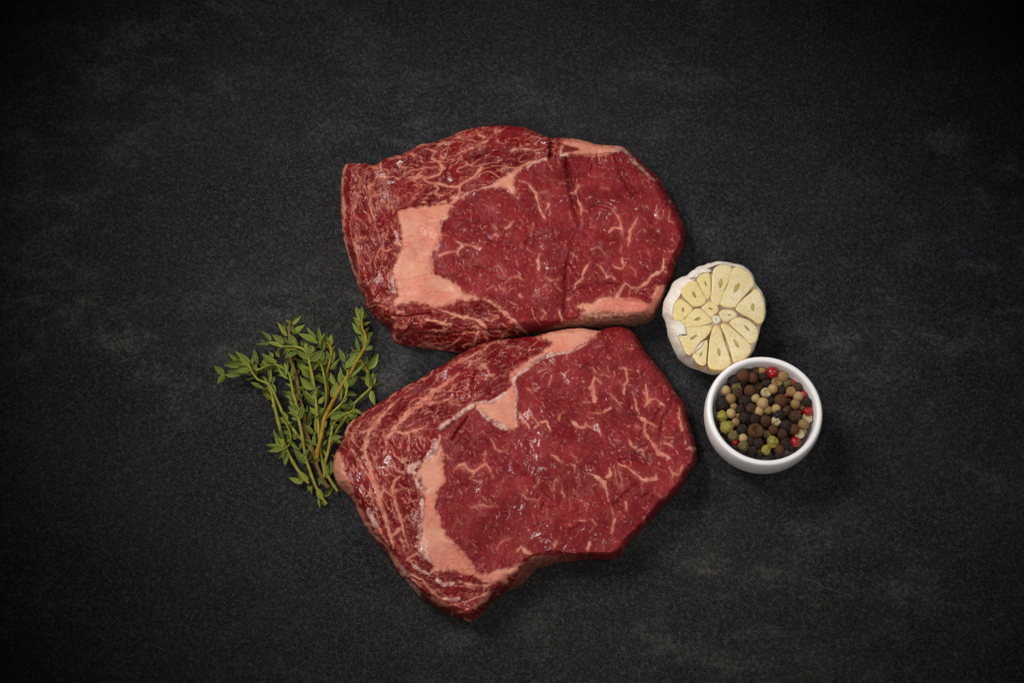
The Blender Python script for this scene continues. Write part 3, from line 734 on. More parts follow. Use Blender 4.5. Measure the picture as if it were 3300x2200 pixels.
FATL_L = [
    B1([(1640, 600, 22), (1700, 560, 55), (1850, 500, 40), (1960, 420, 12)]), B1([(1680, 700, 16), (1620, 770, 44), (1500, 862, 60), (1350, 950, 90), (1250, 1060, 104), (1100, 1160, 104), (1000, 1250, 92), (900, 1370, 84), (850, 1440, 80), (770, 1530, 60)]),
    B1([(1250, 1100, 70), (1400, 1080, 52), (1520, 1050, 48), (1610, 1020, 40)]), B1([(1560, 1060, 26), (1600, 1110, 20), (1690, 1110, 12)]),
    B1([(930, 1045, 10), (850, 1100, 24), (780, 1180, 48), (700, 1260, 50), (650, 1340, 60), (560, 1430, 70), (520, 1520, 90)]), B1([(560, 1440, 40), (480, 1450, 30), (420, 1470, 16)]), B1([(500, 1310, 12), (580, 1330, 24), (640, 1330, 20)]),
    B3([(530, 60, 95), (480, 180, 90), (520, 300, 64), (560, 420, 80), (580, 540, 90), (620, 640, 90), (670, 760, 88), (700, 880, 84), (730, 980, 66), (770, 1090, 56), (790, 1190, 58), (830, 1310, 60), (850, 1430, 44)]),
    B3([(940, 520, 24), (870, 580, 40), (850, 640, 42), (840, 700, 40), (865, 790, 50), (890, 900, 50), (940, 1040, 48), (970, 1180, 44), (1010, 1300, 36), (1045, 1430, 22)]), B3([(710, 650, 26), (790, 740, 38), (855, 790, 40)]), B3([(850, 1260, 48), (930, 1190, 56)]),
    B3([(340, 195, 38), (400, 310, 48), (470, 420, 34), (550, 540, 40)]), B3([(850, 700, 24), (1000, 695, 24), (1120, 700, 18)]), B3([(1050, 0, 40), (1060, 110, 32), (1035, 210, 24)]), B3([(760, 50, 40), (772, 150, 28), (735, 260, 22)]), B3([(620, 300, 14), (650, 400, 18), (690, 500, 12)]),
    B1([(860, 1440, 44), (1000, 1475, 48), (1150, 1430, 40), (1290, 1370, 18)]), B1([(340, 1310, 60), (280, 1400, 50), (260, 1500, 40)]), B1([(1000, 890, 34), (1090, 840, 20)]), B1([(2000, 400, 12), (2100, 330, 20), (2250, 310, 10)]), B1([(1900, 600, 10), (2010, 540, 12)]),
    B3([(320, 680, 60), (360, 800, 54), (420, 930, 60), (500, 1100, 60), (560, 1200, 60), (660, 1320, 36), (760, 1400, 30), (830, 1500, 50)]), B3([(640, 1150, 30), (720, 1270, 40), (800, 1390, 36)]),
    B5([(220, 310, 60), (290, 420, 84), (340, 500, 76), (400, 590, 60)]), B5([(420, 600, 44), (520, 600, 40), (640, 660, 40), (720, 760, 30), (840, 880, 60), (930, 960, 50)]), B5([(760, 890, 60), (860, 950, 70), (950, 980, 44), (1100, 960, 24), (1250, 900, 20), (1400, 850, 40), (1480, 810, 80)]), B5([(1630, 640, 110), (1700, 680, 120)]),
    B5([(1290, 1010, 56), (1400, 910, 70), (1470, 850, 60)]), B5([(1180, 1150, 50), (1240, 1180, 40)]), B5([(1100, 680, 30), (1250, 720, 50), (1450, 720, 40), (1600, 640, 50)]), B5([(430, 400, 40), (560, 320, 30), (600, 360, 30)]), B5([(1000, 600, 12), (1150, 640, 14)]), B5([(1120, 1060, 40), (1010, 1060, 20)]), B5([(500, 640, 50), (600, 740, 36)]),
    B1([(1480, 1385, 44), (1440, 1420, 40)]), B3([(1440, 20, 40), (1425, 100, 46), (1430, 180, 50)]), B3([(1300, 300, 40), (1220, 380, 50), (1130, 560, 40)]),
    # eye
    B2([(1045, 770, 40), (1010, 870, 66), (1018, 970, 104), (1050, 1070, 40)]), B2([(1015, 640, 24), (1040, 660, 30), (1060, 715, 34)]), B2([(1075, 785, 34), (1125, 850, 34)]), B2([(1370, 650, 44), (1425, 650, 44), (1450, 720, 30), (1462, 800, 30), (1420, 870, 40), (1412, 975, 42)]), B2([(1430, 650, 20), (1500, 670, 14)]), B2([(1460, 860, 24), (1495, 872, 18)]), B2([(1365, 815, 12), (1410, 875, 16)]),
    B2([(1690, 855, 28), (1700, 940, 34), (1712, 1030, 44), (1720, 1060, 72), (1690, 1115, 50)]), B2([(1650, 930, 12), (1705, 990, 18)]), B2([(1730, 1050, 40), (1820, 1040, 34), (1880, 1100, 34), (1925, 1125, 22)]), B2([(1520, 955, 16), (1565, 1080, 24), (1570, 1150, 50), (1612, 1235, 20)]),
    B2([(1635, 1280, 60), (1690, 1320, 66), (1760, 1350, 34), (1825, 1390, 24)]), B2([(1680, 1320, 50), (1675, 1440, 44), (1735, 1560, 40)]), B2([(1560, 1380, 14), (1640, 1410, 18)]), B2([(1790, 1400, 14), (1770, 1440, 10)]), B4([(1705, 0, 34), (1760, 90, 40), (1830, 180, 50), (1842, 230, 76), (1940, 260, 40), (2000, 305, 18)]), B4([(1880, 170, 16), (1830, 220, 22)]),
    B4([(1475, 65, 40), (1520, 140, 60), (1600, 190, 56), (1645, 215, 60), (1665, 275, 16)]), B4([(1310, 70, 18), (1370, 75, 20)]), B4([(1930, 105, 50), (1980, 130, 40), (2040, 150, 34)]), B4([(1345, 370, 22), (1450, 410, 34), (1560, 490, 44), (1660, 570, 72), (1830, 560, 46), (1820, 500, 28)]), B4([(1640, 600, 20), (1645, 720, 10)]),
    B4([(1235, 435, 46), (1250, 500, 50), (1190, 540, 34)]), B4([(960, 490, 14), (1040, 510, 30), (1090, 550, 60), (1165, 615, 84), (1195, 720, 34), (1220, 830, 22)]), B4([(1110, 600, 20), (1130, 670, 20)]), B4([(1300, 480, 16), (1325, 610, 24), (1390, 650, 26), (1392, 570, 24), (1345, 460, 30)]), B4([(490, 260, 22), (560, 282, 42), (635, 345, 34)]),
    B4([(1990, 420, 34), (2030, 490, 34), (2110, 505, 34), (2155, 390, 30)]), B4([(2040, 510, 18), (2010, 590, 14)]), B4([(750, 370, 20), (790, 390, 40), (790, 480, 12)]), B4([(770, 250, 10), (820, 350, 26), (880, 315, 18)]), B4([(560, 560, 30), (535, 590, 26), (525, 700, 28)]), B4([(340, 545, 16), (330, 600, 22), (285, 655, 36)]),
    B4([(130, 740, 16), (180, 812, 24), (270, 820, 24), (335, 835, 24), (350, 775, 16)]), B4([(640, 725, 34), (665, 785, 26)]), B4([(780, 700, 30), (790, 725, 34), (830, 770, 14)]), B4([(1440, 850, 40), (1450, 960, 20)]), B4([(1245, 905, 18), (1285, 1010, 26)]), B4([(925, 860, 14), (950, 945, 12)]), B4([(870, 650, 10), (830, 450, 8)]),
    B2([(775, 1340, 44), (850, 1392, 50), (920, 1400, 40), (938, 1330, 26)]), B2([(940, 1370, 30), (1025, 1405, 20)]), B2([(670, 1190, 14), (610, 1230, 26), (590, 1310, 22)]), B2([(1150, 1205, 24), (1245, 1150, 38)]), B2([(975, 1215, 14), (1120, 1220, 22)]), B2([(910, 1080, 30), (980, 1080, 24)]), B2([(95, 1215, 40), (160, 1320, 46), (225, 1410, 32)]),
    B2([(215, 1150, 10), (260, 1265, 30), (345, 1360, 34), (280, 1410, 22)]), B2([(200, 1280, 16), (270, 1265, 18)]), B2([(350, 1330, 34), (440, 1330, 42), (490, 1450, 18)]), B2([(2122, 1145, 22), (2108, 1260, 24), (2150, 1430, 42)]), B2([(1100, 1420, 36), (1130, 1500, 20)]), B2([(500, 745, 40), (480, 840, 24)]), B2([(390, 570, 24), (430, 605, 24)]), B2([(330, 700, 14), (430, 655, 22), (490, 690, 16)]), B2([(200, 910, 18), (250, 960, 20)]),
    B2([(690, 470, 22), (690, 540, 26)]), B2([(1210, 630, 14), (1215, 690, 14)]), B2([(1180, 740, 26), (1230, 760, 18)]), B2([(1480, 410, 20), (1530, 405, 18)]), B2([(1050, 395, 14), (1140, 370, 16)]), B2([(1290, 1010, 20), (1340, 1080, 22), (1400, 1090, 18)]), B2([(1210, 960, 16), (1300, 1010, 20)]), B2([(1900, 1430, 18), (1940, 1400, 14)]), B2([(1930, 1520, 16), (2040, 1530, 20)]),
    B3([(1610, 445, 16), (1680, 390, 34), (1755, 368, 46), (1790, 430, 34), (1870, 480, 52), (1940, 420, 38), (2015, 360, 46), (2070, 420, 28), (2115, 525, 30)]), B3([(1755, 400, 18), (1740, 470, 12)]), B3([(1870, 490, 30), (1820, 555, 16), (1920, 592, 24), (1975, 570, 18), (1955, 670, 12)]), B3([(1530, 785, 14), (1590, 775, 28)]), B3([(1830, 915, 22), (1980, 882, 26), (2050, 912, 28), (2125, 888, 22)]),
    B3([(2085, 40, 16), (2110, 90, 22), (2140, 180, 24), (2205, 212, 34)]), B3([(2200, 215, 18), (2290, 190, 14)]), B3([(2022, 215, 38), (2010, 280, 14)]), B3([(1520, 260, 30), (1600, 320, 20)]), B3([(1690, 700, 26), (1720, 750, 20)]), B3([(2165, 1440, 14), (2210, 1350, 18), (2330, 1310, 16)]), B3([(1640, 1130, 10), (1610, 1190, 12)]), B3([(1660, 1060, 14), (1720, 1130, 14)]),
    B4([(980, 1365, 60), (955, 1440, 34)]), B4([(560, 1360, 60), (530, 1420, 30)]), B4([(70, 1460, 40), (110, 1420, 50), (180, 1480, 70), (240, 1500, 50)]), B4([(190, 1170, 20), (205, 1200, 34)]), B4([(1300, 1060, 40), (1255, 1240, 44)]), B4([(860, 1085, 40), (930, 1080, 20)]), B4([(1010, 1070, 36), (1060, 1140, 14)]), B4([(1660, 1040, 18), (1660, 1110, 20)]), B4([(1850, 760, 14), (1880, 780, 18), (1940, 800, 18)]), B4([(2250, 170, 50), (2310, 180, 60)]),
]
LEAN_L = [B5([(930, 570), (1010, 545), (1150, 590), (1300, 640), (1450, 690), (1520, 690), (1400, 720), (1250, 680), (1050, 640), (940, 630)])]
GREY_L = [
    B2([(940, 335, 6), (820, 410, 16), (700, 452, 24), (500, 478, 44), (380, 515, 54), (250, 595, 56), (120, 690, 52), (30, 775, 50), (25, 870, 40), (55, 950, 34), (55, 1080, 30), (45, 1200, 28), (50, 1380, 16)]),
    B1([(2270, 975, 50), (2200, 1020, 50), (2100, 1075, 50), (1960, 1085, 44), (1880, 1100, 50), (1780, 1170, 60), (1700, 1225, 60), (1640, 1275, 74)]), B1([(1560, 1325, 60), (1450, 1400, 64)]), B1([(1910, 1170, 16), (2000, 1245, 44), (2120, 1330, 60), (2230, 1390, 76), (2290, 1420, 40)]),
    B3([(1385, 90, 84), (1370, 190, 84), (1310, 270, 90), (1260, 325, 60)]), B3([(1190, 355, 64), (1080, 415, 84), (1050, 470, 50)]), B3([(1110, 480, 40), (1180, 520, 64)]), B3([(1150, 580, 50), (1180, 650, 64), (1250, 690, 50)]), B3([(1215, 830, 54), (1225, 920, 54), (1215, 1070, 36)]), B3([(1195, 1150, 60), (1180, 1290, 64)]),
    B3([(1150, 1410, 40), (1220, 1440, 64), (1280, 1530, 80)]), B5([(610, 280, 56), (680, 340, 84), (730, 420, 50)]), B5([(520, 480, 40), (620, 545, 34), (720, 590, 30)]), B5([(820, 650, 50), (900, 720, 44), (1010, 700, 50)]), B5([(900, 890, 40), (1010, 905, 44), (1100, 890, 30)]), B5([(420, 560, 50), (350, 460, 34)]), B5([(430, 640, 30), (520, 740, 44), (600, 830, 40)]),
    B3([(540, 960, 60), (600, 1080, 70), (640, 1150, 60)]), B3([(300, 470, 34), (330, 560, 40)]),
]
GROOV_L = [
    (B2([(2035, 1040, 8), (2000, 1160, 16), (1920, 1250, 18), (1885, 1400, 16), (1870, 1560, 10)]), 0.0020, 7), (B2([(300, 1060, 4), (480, 1050, 8), (600, 1080, 8), (720, 1112, 8), (850, 1070, 8), (960, 1005, 4)]), 0.0011, 5), (B4([(220, 80, 26), (230, 300, 44), (190, 470, 30)]), 0.0024, 19), (B4([(1610, 610, 14), (1500, 700, 24), (1380, 820, 26), (1290, 890, 14)]), 0.0026, 14),
    (B1([(1905, 690, 20), (1880, 800, 26), (1860, 890, 14)]), 0.0026, 8), (B1([(1790, 1260, 8), (1720, 1360, 14), (1650, 1470, 14), (1600, 1540, 8)]), 0.0034, 5), (B4([(740, 1210, 20), (830, 1170, 26), (890, 1140, 16)]), 0.0020, 10), (B4([(90, 1270, 6), (250, 1210, 10), (450, 1110, 8)]), 0.0016, 5),
    (B2([(850, 675, 5), (930, 620, 8), (1000, 560, 6)]), 0.0018, 4), (B2([(1700, 660, 6), (1630, 740, 8), (1560, 780, 5)]), 0.0013, 5), (B4([(700, 600, 8), (720, 900, 10), (700, 960, 6)]), 0.0008, 7), (B4([(1650, 800, 8), (1740, 740, 14)]), 0.0012, 6), (B5([(480, 620, 10), (640, 700, 14), (720, 860, 12)]), 0.0016, 5), (B5([(700, 560, 4), (780, 490, 14)]), 0.0020, 5),
    (B5([(870, 840, 8), (1000, 830, 10), (1200, 860, 8)]), 0.0014, 4), (B5([(1760, 690, 12), (1850, 560, 16), (1920, 430, 16), (2050, 350, 16), (2250, 345, 16)]), 0.0016, 7), (B4([(280, 1530, 14), (430, 1515, 24), (650, 1550, 20)]), 0.0016, 6), (B3([(1240, 340, 5), (1390, 210, 6)]), 0.0010, 4), (B3([(1210, 780, 8), (1190, 830, 14)]), 0.0022, 5),
    (B3([(300, 540, 8), (330, 700, 10)]), 0.0014, 5), (B2([(1000, 300, 4), (740, 450, 6), (450, 490, 4)]), 0.0012, 4), (B2([(1500, 1250, 26), (1800, 1290, 44), (1850, 1200, 30)]), 0.0028, 14), (B4([(1540, 250, 30), (1700, 330, 30), (1380, 330, 20)]), 0.0024, 12), (B4([(330, 780, 20), (420, 850, 34), (380, 950, 20)]), 0.0022, 10), (B4([(100, 1230, 16), (260, 1180, 20), (420, 1110, 14)]), 0.0018, 10),
]
BUMP_L = [(B1([(1450, 1400, 50), (1640, 1275, 60), (1780, 1170, 50), (1900, 1090, 40), (2100, 1070, 40)]), 0.0009, 6), (B3([(1220, 900, 40), (1215, 1060, 30)]), 0.0008, 5), (B5([(650, 310, 50), (720, 400, 50)]), 0.0012, 6), (B3([(330, 700, 50), (500, 1050, 60), (700, 1350, 40)]), 0.0010, 12), (B5([(520, 700, 50), (700, 830, 40)]), 0.0010, 9), (B3([(150, 450, 60)]), 0.0016, 18), (B5([(1600, 650, 70), (1720, 690, 60)]), 0.0014, 10)]
BROWN_L = [(B4([(250, 1520), (430, 1500), (850, 1535), (760, 1600), (560, 1640), (400, 1640)]), 0.4), (B5([(1770, 700), (1920, 450), (2020, 335), (2352, 350), (2400, 460), (2100, 520), (1950, 700), (1700, 810)]), 0.5)]
EYE_L = (B2([(60, 800), (150, 700), (300, 600), (420, 540), (700, 470), (850, 400), (1050, 260), (1200, 170), (1500, 180), (1800, 560), (2080, 950), (2260, 1300)]) + B4([(2370, 200), (2320, 420), (1900, 900), (1450, 1450), (1200, 1600), (500, 1600), (150, 1580)])
         + B5([(1800, 480), (1500, 560), (1320, 590), (1200, 400), (1030, 250)]) + B3([(1500, 1250), (1380, 960), (1390, 780), (1510, 600), (1480, 400), (1480, 200), (1420, 60)]) + B1([(1480, 1430), (1800, 1210), (1900, 1170), (2280, 1430)]) + B2([(40, 1430), (70, 1100), (60, 930)]))
DIR_L = [([(1100, 1250), (1700, 1030), (1760, 1120), (1500, 1330), (1420, 1380), (1250, 1420), (1060, 1440)], -0.55, 1.0),
         ([(1060, 1380), (1250, 1380), (1420, 1400), (1370, 1760), (1250, 1800), (1060, 1560)], 1.2, 1.3),
         ([(1200, 1760), (1480, 1780), (1700, 1850), (1500, 2040), (1250, 1900)], 0.35, 0.8)]

sl_ = thing("steak", (0, 0, 0), "raw ribeye steak lying in front, tapering to a pointed tip", "steak", "raw ribeye steaks")
steak(sl_, OUT_L, HL, ("eye_muscle", "cap_muscle"), FATP_L, FATL_L, LEAN_L, GREY_L, GROOV_L, BUMP_L, BROWN_L, EYE_L, DIR_L, 300)


# ------------------------------------------------------------------ garlic
def mat_simple(name, a, b, scale, rough=0.5, bump=0.0, bscale=None, spec=0.4, sss=0.0, detail=4):
    m = NT(name)
    v = m.coord()
    n = m.noise(v, scale, detail, 0.6)
    m.set(Base_Color=m.mix(m.ramp(n, 0.34, 0.66), a, b), Roughness=rough, Specular_IOR_Level=spec)
    if sss:
        m.set(Subsurface_Weight=sss, Subsurface_Radius=(1.0, 0.7, 0.4), Subsurface_Scale=0.002)
    if bump:
        m.bump(m.noise(v, bscale or scale, 3, 0.6), bump, 0.0006)
    return m.m


def mat_clove():
    m = NT("garlic_flesh")
    v = m.coord()
    e, yl = m.attr("rim"), m.attr("yellow")
    sp = m.noise(v, 620, 3, 0.7)
    c = m.mix(m.ramp(m.noise(v, 90, 4), 0.35, 0.65), (0.74, 0.60, 0.325), (0.82, 0.70, 0.46))
    c = m.mix(yl, c, (0.80, 0.62, 0.255))
    c = m.mix(m.ramp(e, 0.0, 0.7, 0, 0.65), c, (0.78, 0.585, 0.215))
    c = m.mix(m.ramp(sp, 0.52, 0.68, 0, 0.60), c, (0.50, 0.385, 0.15))
    c = m.mix(m.ramp(e, 0.6, 1.0, 0, 0.6), c, (0.62, 0.43, 0.19))
    m.set(Base_Color=c, Roughness=0.42, Specular_IOR_Level=0.4, Subsurface_Weight=0.35, Subsurface_Radius=(1.0, 0.75, 0.4), Subsurface_Scale=0.002)
    m.bump(sp, 0.2, 0.0003)
    return m.m


def mat_skin():
    m = NT("garlic_skin")
    v = m.coord()
    f = m.attr("around")
    cm = m.n('ShaderNodeCombineXYZ', inp={0: m.math('MULTIPLY', f, 60.0), 1: m.math('MULTIPLY', m.attr("down"), 1.6)})
    st = m.noise(cm.outputs[0], 3.0, 4, 0.65, 0.3)
    n = m.noise(v, 110, 3)
    c = m.mix(m.ramp(st, 0.38, 0.62), (0.89, 0.83, 0.73), (0.76, 0.645, 0.51))
    c = m.mix(m.ramp(n, 0.42, 0.72, 0, 0.55), c, (0.88, 0.84, 0.78))
    c = m.mix(m.ramp(m.noise(v, 70, 3), 0.62, 0.76, 0, 0.35), c, (0.56, 0.38, 0.29))
    m.set(Base_Color=c, Roughness=0.55, Specular_IOR_Level=0.3)
    m.bump(st, 0.5, 0.0008)
    return m.m


CLOVE, SKIN = mat_clove(), mat_skin()
GERM = mat_simple("garlic_germ", (0.36, 0.29, 0.045), (0.50, 0.42, 0.10), 700, 0.45)
GERMD = mat_simple("garlic_germ_hollow_shade", (0.26, 0.19, 0.04), (0.42, 0.32, 0.10), 700, 0.5)  # darker olive puts the shade of a hollow germ into the colour
INNER = mat_simple("garlic_inner_skin", (0.105, 0.042, 0.028), (0.50, 0.335, 0.21), 75, 0.6, 0.6, 500)
CORE = mat_simple("garlic_core", (0.62, 0.52, 0.38), (0.78, 0.70, 0.58), 1500, 0.6, 0.5, 1500)

gc = G1([(780, 760)])[0]
GX0 = P(gc[0], gc[1], 0.028).x


def gz(x):
    return 0.029 - 0.10 * (x - GX0)


def on_cut(px, py, dz=0.0):
    z = 0.028
    for _ in range(6):
        p = P(px, py, z + dz)
        z = gz(p.x)
    return P(px, py, z + dz)


garlic = thing("garlic_bulb", P(gc[0], gc[1], 0), "halved garlic bulb in white papery skin, cut cloves facing up, beside the steaks", "garlic")
GB = garlic.location.copy()
CUT = G1([(560, 190), (640, 150), (720, 125), (790, 95), (870, 84), (930, 86), (985, 105), (1060, 118), (1150, 140), (1215, 190), (1265, 255), (1288, 350), (1320, 405), (1385, 480), (1418, 580), (1428, 690), (1418, 785), (1385, 850), (1350, 940), (1340, 1020), (1310, 1100), (1255, 1170),
            (1240, 1230), (1180, 1300), (1100, 1345), (1020, 1365), (970, 1400), (900, 1440), (820, 1448), (740, 1440), (690, 1400), (620, 1405), (550, 1380), (500, 1310), (480, 1270), (420, 1258), (370, 1190), (335, 1110), (305, 1040), (290, 960), (300, 880), (285, 830), (245, 790), (230, 720), (236, 650), (262, 580), (300, 530), (335, 470), (345, 400), (420, 330), (500, 296), (540, 260)])
HULL = G1([(600, 128), (700, 98), (800, 78), (880, 75), (970, 86), (1060, 110), (1140, 128), (1205, 170), (1268, 240), (1296, 345), (1345, 410), (1396, 480), (1424, 580), (1434, 690), (1424, 790), (1388, 855), (1362, 950), (1335, 1050), (1312, 1130), (1258, 1250), (1190, 1305), (1060, 1370),
             (960, 1440), (870, 1490), (800, 1505), (700, 1490), (580, 1440), (470, 1412), (380, 1352), (300, 1272), (230, 1150), (180, 1030), (155, 930), (150, 850), (110, 740), (98, 640), (110, 580), (160, 500), (195, 420), (240, 330), (340, 270), (410, 250), (470, 190), (540, 150)])


def polar(poly, c, n):
    """radius of a star-shaped outline at n angles about c"""
    out = []
    for k in range(n):
        a = 2 * math.pi * k / n
        dx, dy = math.cos(a), math.sin(a)
        best = 0
        for i in range(len(poly)):
            x1, y1 = poly[i][0] - c[0], poly[i][1] - c[1]
            x2, y2 = poly[(i + 1) % len(poly)][0] - c[0], poly[(i + 1) % len(poly)][1] - c[1]
            ex, ey = x2 - x1, y2 - y1
            den = dx * ey - dy * ex
            if abs(den) < 1e-9:
                continue
            t = (x1 * ey - y1 * ex) / den
            s = (x1 * dy - y1 * dx) / den
            if t > 0 and -1e-6 <= s <= 1 + 1e-6:
                best = max(best, t)
        out.append((c[0] + dx * best, c[1] + dy * best))
    return out


NA = 180
rim = [on_cut(x, y) for x, y in polar(CUT, gc, NA)]
hull = [P(x, y, 0.017) for x, y in polar(HULL, gc, NA)]
rcen = sum(rim, Vector()) / NA
hc = sum(hull, Vector()) / NA
vs, fs, aro, dwn = [], [], [], []
NR = 12
rsk = random.Random(5)
for j in range(NR):
    s = j / (NR - 1)
    for k in range(NA):
        a = k / NA
        if s < 0.45:
            t = s / 0.45
            p = rim[k].lerp(hull[k], math.sin(t * math.pi / 2))
            p.z = rim[k].z + (hull[k].z - rim[k].z) * (t ** 1.3)
        else:
            t = (s - 0.45) / 0.55
            low = hc.lerp(hull[k], 0.62)
            p = hull[k].lerp(low, t ** 1.7)
            p.z = hull[k].z + (0.0006 - hull[k].z) * math.sin(t * math.pi / 2)
        wv = 0.0005 * mnoise.noise(Vector((math.cos(a * 6.283) * 9, math.sin(a * 6.283) * 9, s * 1.2))) + 0.00025 * mnoise.noise(Vector((math.cos(a * 6.283) * 26, math.sin(a * 6.283) * 26, s * 3)))
        d = (p - rcen)
        d.z = 0
        p = p + d.normalized() * wv * min(1, s * 5)
        vs.append(p - GB)
        aro.append(a if a < 0.5 else 1 - a)
        dwn.append(s)
for j in range(NR - 1):
    for k in range(NA):
        k2 = (k + 1) % NA
        fs.append((j * NA + k, j * NA + k2, (j + 1) * NA + k2, (j + 1) * NA + k))
fs.append(tuple((NR - 1) * NA + k for k in range(NA)))
mesh_py("skin", vs, fs, SKIN, garlic, True, {"around": aro, "down": dwn})
# the inner skin, a plate just under the cut, crumpled
vs, fs = [], []
RR = 14
for j in range(RR + 1):
    for k in range(NA):
        p = rcen.lerp(rim[k], j / RR * 0.995)
        zz = -0.0007 + 0.0006 * mnoise.noise(p * 420) if j < RR else -0.0002
        vs.append(p + Vector((0, 0, zz)) - GB)
for j in range(RR):
    for k in range(NA):
        k2 = (k + 1) % NA
        fs.append((j * NA + k, j * NA + k2, (j + 1) * NA + k2, (j + 1) * NA + k))
mesh_py("inner_skin", vs, fs, INNER, garlic)

CLOVES = [
    ([(790, 130), (850, 95), (930, 95), (985, 120), (1000, 150), (985, 220), (960, 300), (920, 380), (890, 460), (860, 540), (840, 605), (800, 605), (760, 580), (735, 530), (740, 440), (745, 330), (750, 230), (760, 170)], (850, 335, 62, 24, 100), 0.1, 0),
    ([(1010, 150), (1080, 125), (1150, 150), (1220, 200), (1265, 270), (1280, 350), (1240, 410), (1170, 480), (1100, 560), (1060, 620), (1030, 640), (940, 635), (880, 615), (855, 590), (870, 530), (900, 450), (940, 370), (970, 290), (990, 220)], (1057, 392, 66, 27, 122), 0.0, 0),
    ([(1300, 415), (1350, 430), (1385, 490), (1415, 580), (1422, 680), (1412, 780), (1390, 830), (1340, 845), (1260, 790), (1160, 740), (1080, 690), (1060, 655), (1090, 600), (1150, 540), (1230, 470)], (1265, 640, 46, 24, 95), 0.0, 0),
    ([(980, 850), (1010, 800), (1080, 775), (1160, 790), (1230, 820), (1290, 870), (1330, 930), (1338, 990), (1318, 1060), (1270, 1100), (1220, 1090), (1130, 1000), (1040, 920)], (1190, 912, 52, 15, 48), 0.0, 1),
    ([(840, 710), (890, 675), (960, 675), (1020, 690), (1060, 730), (1065, 760), (1010, 790), (950, 820), (890, 820), (860, 780)], (965, 743, 24, 8, 0), 0.0, 1),
    ([(870, 870), (930, 865), (970, 890), (1060, 960), (1150, 1040), (1220, 1100), (1250, 1160), (1238, 1220), (1180, 1288), (1100, 1330), (1030, 1350), (1010, 1310), (990, 1230), (960, 1130), (920, 1020), (880, 930)], (1053, 1112, 66, 22, 60), 0.1, 0),
    ([(760, 910), (800, 890), (835, 905), (870, 980), (900, 1080), (940, 1190), (970, 1280), (985, 1350), (970, 1390), (900, 1430), (820, 1440), (740, 1430), (695, 1390), (695, 1300), (705, 1200), (715, 1080), (735, 990)], (828, 1222, 56, 22, 82), 0.15, 0),
    ([(670, 1070), (685, 1100), (680, 1200), (670, 1300), (665, 1370), (620, 1393), (560, 1368), (520, 1320), (495, 1270), (540, 1200), (580, 1170), (610, 1110)], (597, 1248, 34, 12, 115), 0.35, 1),
    ([(410, 910), (520, 900), (630, 885), (720, 880), (740, 910), (710, 970), (650, 1040), (590, 1090), (540, 1160), (500, 1220), (460, 1250), (420, 1240), (380, 1180), (350, 1110), (318, 1040), (320, 1010), (415, 1000)], (500, 1030, 56, 16, 148), 0.4, 1),
    ([(345, 830), (400, 790), (460, 720), (520, 670), (570, 660), (630, 690), (690, 750), (735, 800), (730, 840), (640, 870), (520, 890), (420, 905), (390, 890)], (550, 793, 42, 17, 155), 0.55, 1),
    ([(290, 560), (340, 540), (400, 575), (460, 620), (490, 660), (480, 690), (430, 740), (380, 790), (340, 820), (290, 815), (255, 790), (242, 730), (247, 660), (265, 600)], (362, 675, 32, 16, 92), 0.85, 1),
    ([(350, 410), (400, 350), (460, 310), (520, 305), (550, 330), (590, 400), (630, 470), (665, 530), (650, 580), (600, 615), (530, 630), (480, 610), (430, 560), (380, 510), (347, 460)], (508, 480, 46, 17, 65), 0.75, 1),
    ([(548, 270), (580, 220), (640, 190), (690, 185), (715, 220), (725, 300), (725, 400), (725, 480), (700, 525), (670, 520), (630, 450), (590, 370), (560, 310)], (657, 340, 36, 13, 80), 0.6, 1),
    ([(610, 650), (650, 610), (720, 570), (770, 590), (820, 640), (820, 700), (770, 740), (740, 775), (700, 740), (650, 690)], (722, 662, 32, 13, 20), 0.55, 1),
]


def smooth_loop(pts, k=4):
    n = len(pts)
    out = []
    for i in range(n):
        p0, p1, p2, p3 = (np.array(pts[(i + q) % n], float) for q in (-1, 0, 1, 2))
        for j in range(k):
            t = j / k
            out.append(tuple(0.5 * (2 * p1 + (p2 - p0) * t + (2 * p0 - 5 * p1 + 4 * p2 - p3) * t * t + (3 * p1 - p0 - 3 * p2 + p3) * t ** 3)))
    return out


